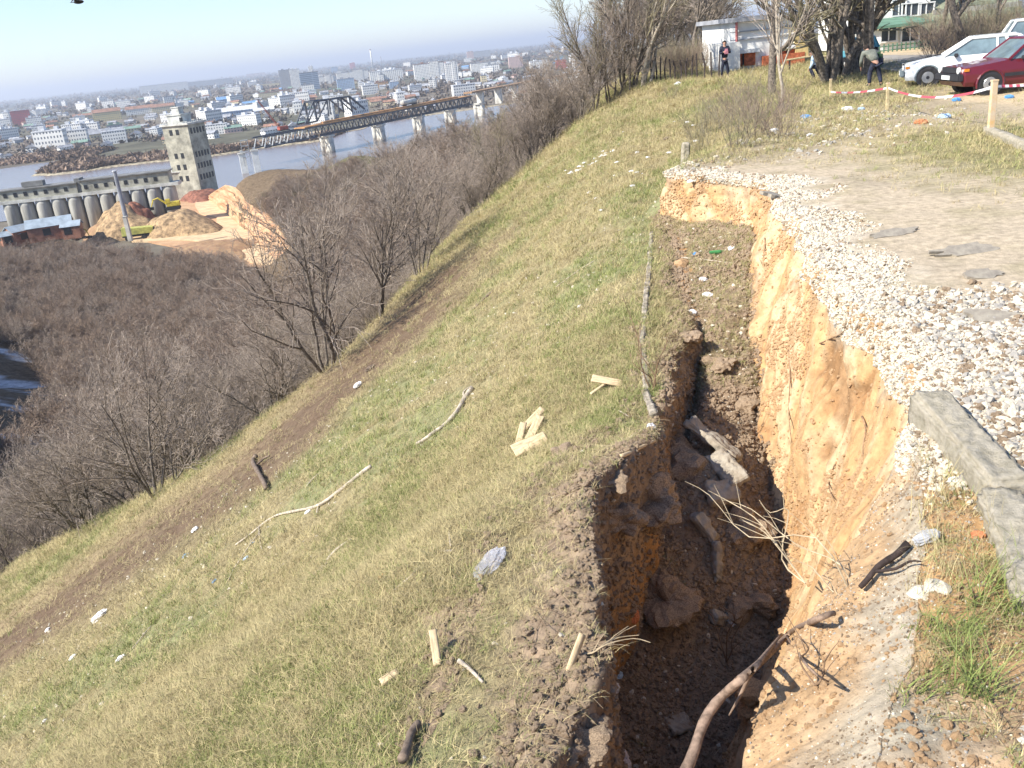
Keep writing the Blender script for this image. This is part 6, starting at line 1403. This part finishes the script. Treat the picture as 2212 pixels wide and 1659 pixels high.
branch('stick',[(760,1166),(735,1185),(705,1212)],.012,.02,mPaleW,'straight pale stick touching the crumpled paper on the lower slope')
branch('stick',[(988,1430),(1015,1452),(1045,1478)],.014,.008,mPaleW,'short pale stick near the bottom, right of the small board')
branch('stick',[(868,1659),(885,1610),(905,1575)],.026,.02,mDarkW,'dark thick stick sticking out at the bottom edge',lift=.05)
branch('stick',[(955,1064),(968,1100),(972,1150),(973,1180)],.008,.006,mPaleW,'thin upright-looking stalk lying above the plastic bag')
branch('stick',[(850,1280),(900,1235),(930,1198),(975,1192)],.006,.010,mPaleW,'thin crooked twig left of the plastic bag')
branch('stick',[(870,1200),(885,1170),(900,1150)],.008,.006,mPaleW,'short thin twig between the paper and the plastic bag')
branch('stick',[(1020,668),(1040,650),(1065,627)],.03,.03,mDarkW,'dark stick lying on the upper slope beside a pale one')
branch('stick',[(660,1050),(672,1035),(690,1022)],.02,.014,mPaleW,'short pale stick at the dark strip of the slope')
branch('stick',[(1340,988),(1375,972),(1415,956)],.018,.016,mBoard,'straight pale lath lying along the lip above the crack')
branch('stick',[(1475,555),(1530,560),(1600,570)],.014,.010,mPaleW,'thin pale stick lying across the slumped shelf')
branch('stick',[(1200,618),(1240,590),(1285,560)],.010,.008,mPaleW,'thin pale stalk on the upper grass near the shelf')
branch('stick',[(1290,880),(1330,888),(1360,900)],.010,.006,mPaleW,'thin twig lying on the lip left of the crevice')
branch('stick',[(235,1620),(243,1600),(252,1580)],.016,.01,mDarkW,'small dark twig in the grass near the lower left')
branch('stick',[(290,1400),(310,1375),(325,1352)],.010,.008,mPaleW,'thin pale twig low on the left of the slope')
branch('tree_stump',[(575,1062),(560,1030),(548,1000),(552,990)],.05,.06,mDarkW,'small broken dark stump on the dry strip low on the slope',[([(556,1010),(575,995),(582,990)],.03,.02)],cat='stump',lift=.1)
# big branch bridging the crack at the bottom
A1=Vector(at_y(1478,1665,2.9)); A1=Vector((0,0,H))+(Vector(ray(1478,1670)).normalized()*4.15)
def at_d(u,v,d): return Vector((0,0,H))+Vector(ray(u,v)).normalized()*d
br_=[at_d(1470,1690,4.35),at_d(1510,1590,4.5),at_d(1560,1500,4.62),at_d(1620,1455,4.6),surf(1700,1400,.12),surf(1760,1372,.10),surf(1800,1345,.06)]
bo=branch('big_branch',None,.027,.014,mBrownB,'thick brown branch bridging the crack at the bottom of the picture',[([br_[3],at_d(1640,1430,4.65),surf(1685,1385,.08)],.016,.012),([br_[3],at_d(1600,1500,4.7),at_d(1575,1545,4.8)],.012,.004),([br_[4],at_d(1745,1440,4.3),surf(1790,1490,.05)],.010,.004)],P3=br_)
# twiggy dead branches over the crack
def twigfan(u,v,d0,tips,label,r=.006,mat=None):
    B=at_d(u,v,d0); o=empty('dead_twig',B,label=label,cat='twig')
    m=MB(); k=0
    for (tu,tv,td) in tips:
        E=at_d(tu,tv,td); lE=(E-B).length; rk=random.Random(k*7+u); J=lambda t:B.lerp(E,t)+Vector((rk.gauss(0,.06)*lE,rk.gauss(0,.06)*lE,rk.gauss(.05,.05)*lE)); pts=smooth_path([B,J(.25),J(.5),J(.75),E],3)
        MB().tube([p-B for p in pts],[r*(1-.7*i/(len(pts)-1)) for i in range(len(pts))],5).build('stem',mat or mStalk,o)
        for q in range(3):
            c=pts[3+q*2]; e=c+(E-B)*.22+Vector((.10*math.sin(q*3+k),.05,.09*math.cos(q*2+k))); MB().tube([c-B,(c.lerp(e,.5)-B)+Vector((0,0,.01)),e-B],[r*.45,r*.35,r*.2],4).build('twig',mat or mStalk,o)
        k+=1
sp_=surf(1245,1410,0); d_=(sp_-Vector((0,0,H))).length
twigfan(1245,1412,d_-.05,[(1405,1388,d_-.1),(1380,1372,d_),(1360,1395,d_+.1),(1330,1452,d_)],'fan of thin pale twigs jutting from the left lip over the dark crack')
dq=(surf(1600,1150,0)-Vector((0,0,H))).length
twigfan(1850,1310,5.2,[(1700,1200,5.9),(1560,1080,6.3),(1480,1040,6.6)],'long thin dead twig arching from the right bank over the slabs',.005)
twigfan(1740,1260,5.6,[(1600,1120,6.3),(1640,1080,6.3),(1530,1060,6.5)],'tangle of thin dead stems hanging in front of the broken slabs',.005)
dz_=(surf(1570,1420,0)-Vector((0,0,H))).length
twigfan(1570,1430,dz_-.1,[(1515,1250,dz_-.8),(1500,1300,dz_-.6),(1600,1330,dz_-.4)],'brown twiggy sapling standing in the dark bottom of the crack',.007,mStalkD)
twigfan(1760,1480,(surf(1760,1480)-Vector((0,0,H))).length-.02,[(1700,1330,4.9),(1800,1400,4.5)],'thin reddish stem growing from the near orange slope',.006,mStalkD)
dk_=(surf(1410,830)-Vector((0,0,H))).length
twigfan(1408,850,dk_-.05,[(1345,640,dk_-.3),(1375,690,dk_-.3),(1440,720,dk_-.2),(1360,760,dk_-.2)],'dry reddish shrub stems rising beside the kerb above the crevice',.008,mStalkD)
# charred root; its side branch is dark geometry standing for a cast shadow
branch('dark_root',[(1860,1285),(1890,1250),(1930,1215),(1960,1190)],.013,.022,mt('black_root',(.05,.035,.03),var=.3,scale=20,bump=.9,bdist=.01),'black crumbly root lying on the near right bank, its side branch standing for a cast shadow',[([(1890,1250),(1930,1246),(1965,1228),(1990,1232)],.010,.004)],lift=.05,cat='root')
mRoot=mt('exposed_root',(.30,.19,.11),var=.3,scale=20,bump=.5,bdist=.004)
for i,(pp,lb) in enumerate([([(1770,748),(1790,742),(1812,728),(1835,700)],'curved bare root poking out of the orange scarp face'),([(1862,905),(1866,940),(1860,985),(1868,1020)],'thin root hanging down the scarp beside the kerb end'),([(1700,760),(1704,830),(1700,900),(1706,960)],'long thin root lying down the smooth part of the scarp'),([(1800,1010),(1790,1050),(1800,1090)],'short root hanging out of the lower scarp hollow'),([(1648,520),(1655,545),(1650,575)],'small root at the far end of the scarp')]):
    branch('root',pp,.009,.003,mRoot,lb,lift=.03,cat='root')
# boards
def board(u,v,L,Wd,rz,label,t=.018,mat=None,tilt=(0,0),lift=.02,name='board'):
    P=surf(u,v,lift+.02); N=(nrm(P.x,P.y,.4)+Vector((.35,-.75,.25))).normalized(); o=link(name,slabmesh(L,Wd,t,int(u),rough=.0015,chip=.006),mat or mBoard,None,label=label,cat='board'); P=P+N*.035
    q=Vector((0,0,1)).rotation_difference(N); o.rotation_mode='QUATERNION'; o.rotation_quaternion=q@Matrix.Rotation(rz,4,'Z').to_quaternion(); o.location=P; o.scale=(1,1,1); return o
board(1152,912,.34,.09,.75,'uppermost of the four pale splintered boards on the lip'); board(1160,935,.36,.10,1.05,'second of the four pale splintered boards, lying askew'); board(1130,948,.30,.08,1.25,'third of the four pale splintered boards, under the others'); board(1147,970,.38,.17,.30,'widest and lowest of the four pale splintered boards')
board(1318,832,.42,.10,-.35,'single grey-brown board lying on the turf left of the thin kerb'); board(1235,1465-45,.22,.04,1.4,'small pale board fragment on the grassy lip near the bottom'); board(941,1415,.22,.05,1.7,'small pale board piece low on the slope'); board(1290,850,.25,.03,.6,'narrow splinter beside the single grey-brown board')
board(845,1660-180,.0+.12,.05,.5,'tiny wood chip in the lower grass')
# ---- litter ----
mPaper=mt('white_paper',(.80,.79,.77),var=.08,scale=10,bump=.4,bdist=.01,rough=.8); mPinkP=mt('pinkish_card',(.72,.62,.56),var=.1,scale=10,bump=.2); mBlueP=mt('blue_plastic',(.12,.33,.62),var=.2,scale=8,bump=.2,rough=.35); mLBl=mt('pale_blue_film',(.45,.62,.80),var=.2,scale=8,bump=.3,rough=.4); mOrP=mt('orange_scrap',(.60,.22,.10),var=.2,scale=8,bump=.3); mGrG=mt('green_glass',(.08,.30,.10),bump=0,rough=.15)
def crumple(u,v,s,mat,label,seed,flat_=.5,name='litter',cat='litter',asp=1.,rz=None,lift=0.,D=None):
    """creased film/paper scrap with folds"""
    bm=bmesh.new(); bmesh.ops.create_icosphere(bm,subdivisions=4,radius=1)
    co=np.array([q.co[:] for q in bm.verts]); n=1-2*np.abs(fbm(co[:,0]*1.6+seed,co[:,1]*1.6,co[:,2]*1.6,4,seed)); 
    for q,k in zip(bm.verts,n): q.co*= (1+.55*(k-.5)); q.co.x*=asp; q.co.z*=flat_
    me=bpy.data.meshes.new(name); bm.to_mesh(me); bm.free(); P=surf(u,v,s*flat_*.5+lift) if D is None else D
    o=link(name,me,mat,None,label=label,cat=cat); o.location=P; o.scale=(s,s,s); N=nrm(P.x,P.y,.4); q=Vector((0,0,1)).rotation_difference(N); o.rotation_mode='QUATERNION'; o.rotation_quaternion=q@Matrix.Rotation(seed*1.3 if rz is None else rz,4,'Z').to_quaternion(); return o
mFilm=mt('clear_film',(.82,.82,.86),var=.1,scale=12,bump=.8,bdist=.01,bscale=30,rough=.18,alpha=.42,spec=.7)
crumple(1058,1215,.075,mFilm,'empty transparent plastic bag lying stretched on the grass',3,.35,'plastic_bag','plastic bag',asp=2.3,rz=1.15)
crumple(2003,1162,.05,mt('milky_film',(.75,.76,.78),var=.1,scale=12,bump=.8,bdist=.01,rough=.3,alpha=.7,spec=.6),'crumpled milky plastic bag on the near right bank',5,.5,'plastic_bag','plastic bag',asp=1.3)
crumple(690,1232,.085,mPinkP,'crumpled pinkish-white card at the lower end of a stick on the slope',7,.25,'paper_scrap','paper',asp=1.5,rz=.9)
crumple(212,1332,.13,mPaper,'white carton lying on the dark strip at the lower left',8,.5,'paper_scrap','paper',asp=1.3)
items=[(152,1420,.09,mPaper,'white scrap lowest on the dark strip near the left edge'),(104,1356,.08,mPaper,'small white scrap above the carton near the left edge'),(264,1422,.09,mPaper,'white and lilac scrap in the grass right of the carton'),(278,1556,.07,mLBl,'pale blue and white scrap low on the left slope'),(92,1556,.05,mPaper,'white speck of paper near the lower left corner'),(399,1198,.08,mBlueP,'blue lid on the dark strip left of the long branch'),(420,1143,.10,mPaper,'white crumpled scrap on the dry strip above the blue lid'),(543,1172,.05,mBlueP,'small blue cap beside the fork of the long branch'),(527,1205,.06,mLBl,'pale blue scrap under the lower fork of the long branch'),(461,1256,.05,mBlueP,'blue cap left of the fork end on the slope'),(662,1106,.06,mPaper,'white scrap under the long pale branch'),(828,1247,.05,mOrP,'small tan wrapper in the middle of the slope'),(556,1366,.07,mFilm,'faint clear plastic piece in the lower grass'),(773,834,.10,mPaper,'white scrap on the slope below the crest'),(800,800,.13,mDarkW,'dark scrap lying at the upper end of the dark strip'),(1252,660,.04,mPaper,'tiny white scrap in the upper grass'),(1410,925,.06,mPaper,'white crumpled tissue at the lower end of the thin kerb'),(1531,635,.09,mPaper,'white crumpled bag on the slumped shelf, nearest of three'),(1520,600,.07,mPaper,'white crumpled bag on the slumped shelf, middle of three'),(1582,533,.07,mPaper,'white crumpled bag on the slumped shelf, farthest of three'),(1505,546,.06,mBlueP,'blue cap beside the green bottle on the shelf'),(1500,672,.06,mPaper,'white scrap by the crevice head'),(1465,1325,.085,mPaper,'flat white tray on the dark floor of the crack'),(1582,1335,.08,mPaper,'white torn sheet deep in the crack under the upright block'),(1372,1330,.07,mOrP,'orange scrap on the crack floor left of the white tray'),(1340,1460,.055,mLBl,'round pale blue lid on the dark crack floor'),(1330,1492,.06,mPaper,'white scrap just below the round blue lid'),(1350,1650,.12,mPinkP,'pale wrapped bundle at the very bottom of the crack'),(1740,257,.13,mBlueP,'blue plastic canister on the rubble behind the scarp'),(1830,240,.14,mPaper,'white bag on the rubble left of the middle stake'),(1860,238,.09,mLBl,'pale blue scrap on the rubble by the middle stake'),(2040,255,.12,mLBl,'pale blue bottle on the grass before the cars'),(2066,218,.1,mBlueP,'blue scrap in the grass before the maroon car'),(2180,212,.1,mBlueP,'blue bag beside the thick stake under the maroon car'),(1990,268,.13,mOrP,'piece of red brick on the plateau grass'),(1465,183,.16,mPaper,'white bag high on the grassy nose'),(1750,295,.08,mPaper,'white stone-like scrap at the edge of the shrubs'),(1672,285,.1,mPaper,'white scrap among the shrubs'),(1535,232,.08,mPaper,'white scrap at the left of the shrubs'),(2145,238,.06,mPaper,'white speck behind the thick stake'),(1440,297+5,.1,mDarkW,'small dark object beside a white scrap on the upper slope'),(1375,375,.06,mPaper,'white scrap on the upper slope left of the far scarp corner'),(2112,1155,.04,mOrP,'orange-capped scrap near the lower kerb piece'),(2060,1040,.035,mPaper,'small white scrap in front of the kerb joint')]
for i,(u,v,s,m_,lb) in enumerate(items):
    if v<400 or u<850 and v<1000: D=hitc(u,v); D=Vector((D.x,D.y,gz(D.x,D.y)+s*.3)); crumple(u,v,s*1.0,m_,lb,20+i,.5,D=D)
    else: crumple(u,v,s*.8,m_,lb,20+i,.45)
P=surf(1538,548,.03); o=link('glass_bottle',MB().tube([(0,0,0),(.17,0,0),(.22,0,0),(.29,0,0)],[.034,.034,.013,.013],12).build('x',None,None).data,mGrG,None,label='green glass bottle lying on the slumped shelf',cat='bottle'); o.location=P; o.rotation_euler=(0,0,.05)
bpy.data.objects.remove(bpy.data.objects['x'])
# white specks strewn over the upper slope
rnd=random.Random(3); me=stone_mesh(90,1); me.materials.append(mPaper)
for i in range(46):
    t=rnd.random(); u=1180+rnd.random()*330; v=520-(u-1100)*.62+rnd.gauss(0,55)
    if i<16: u=1335-i*7+rnd.uniform(-4,4); v=318+i*4+rnd.uniform(-5,5)
    P=hitc(u,max(v,215)); 
    if P.x>PX[0].max(): pass
    o=bpy.data.objects.new('limestone_chip',me); COL.objects.link(o); o.location=(P.x,P.y,gz(P.x,P.y)+.03); s=.035+.05*rnd.random(); o.scale=(s*1.4,s,s*.7); o.rotation_euler=(0,0,i)
    tag(o,'one of the tiny white limestone chips sprinkled over the upper grass slope','stone','white chips on the upper slope')
# bird
P=at_d(170,4,22); o=empty('bird',P,label='dark small bird at the very top edge of the sky',cat='bird')
bm=bmesh.new(); bmesh.ops.create_uvsphere(bm,u_segments=10,v_segments=8,radius=.05)
for q in bm.verts: q.co.x*=2.1; q.co.x-= .0; q.co.z*=.8
me=bpy.data.meshes.new('body'); bm.to_mesh(me); bm.free(); link('body',me,mHair,o)
for s in (-1,1): MB().add([(.05,0,0),(-.05,0,0),(-.08,s*.10,.05),(-.09,s*.2,-.02),(-.02,s*.11,.05),(.05,0,.012),(-.05,0,.012)],[(0,1,2,4),(4,2,3),(5,4,2,6)]).build('wing',mHair,o)
MB().add([(-.09,-.02,0),(-.09,.02,0),(-.17,.04,0),(-.17,-.04,0),(-.09,0,.012),(-.17,0,.01)],[(0,1,2,3),(0,4,5,3),(1,2,5,4)]).build('tail',mHair,o)
# ---------- haze ----------
hz_=MB().box((0,0,0),(1,1,1)).build('haze',None,None,kind='stuff',label='pale spring haze over the river plain',cat='haze')
hz_.scale=(150000,150000,225); hz_.location=(0,0,225/2-54)
m=bpy.data.materials.new('haze'); m.use_nodes=True; nt=m.node_tree; nt.nodes.remove(nt.nodes['Principled BSDF'])
pv=nn(nt,'ShaderNodeVolumePrincipled'); pv.inputs['Color'].default_value=(.86,.91,1,1); pv.inputs['Density'].default_value=.00013; pv.inputs['Anisotropy'].default_value=.2
nt.links.new(pv.outputs[0],nt.nodes['Material Output'].inputs['Volume']); hz_.data.materials.append(m)
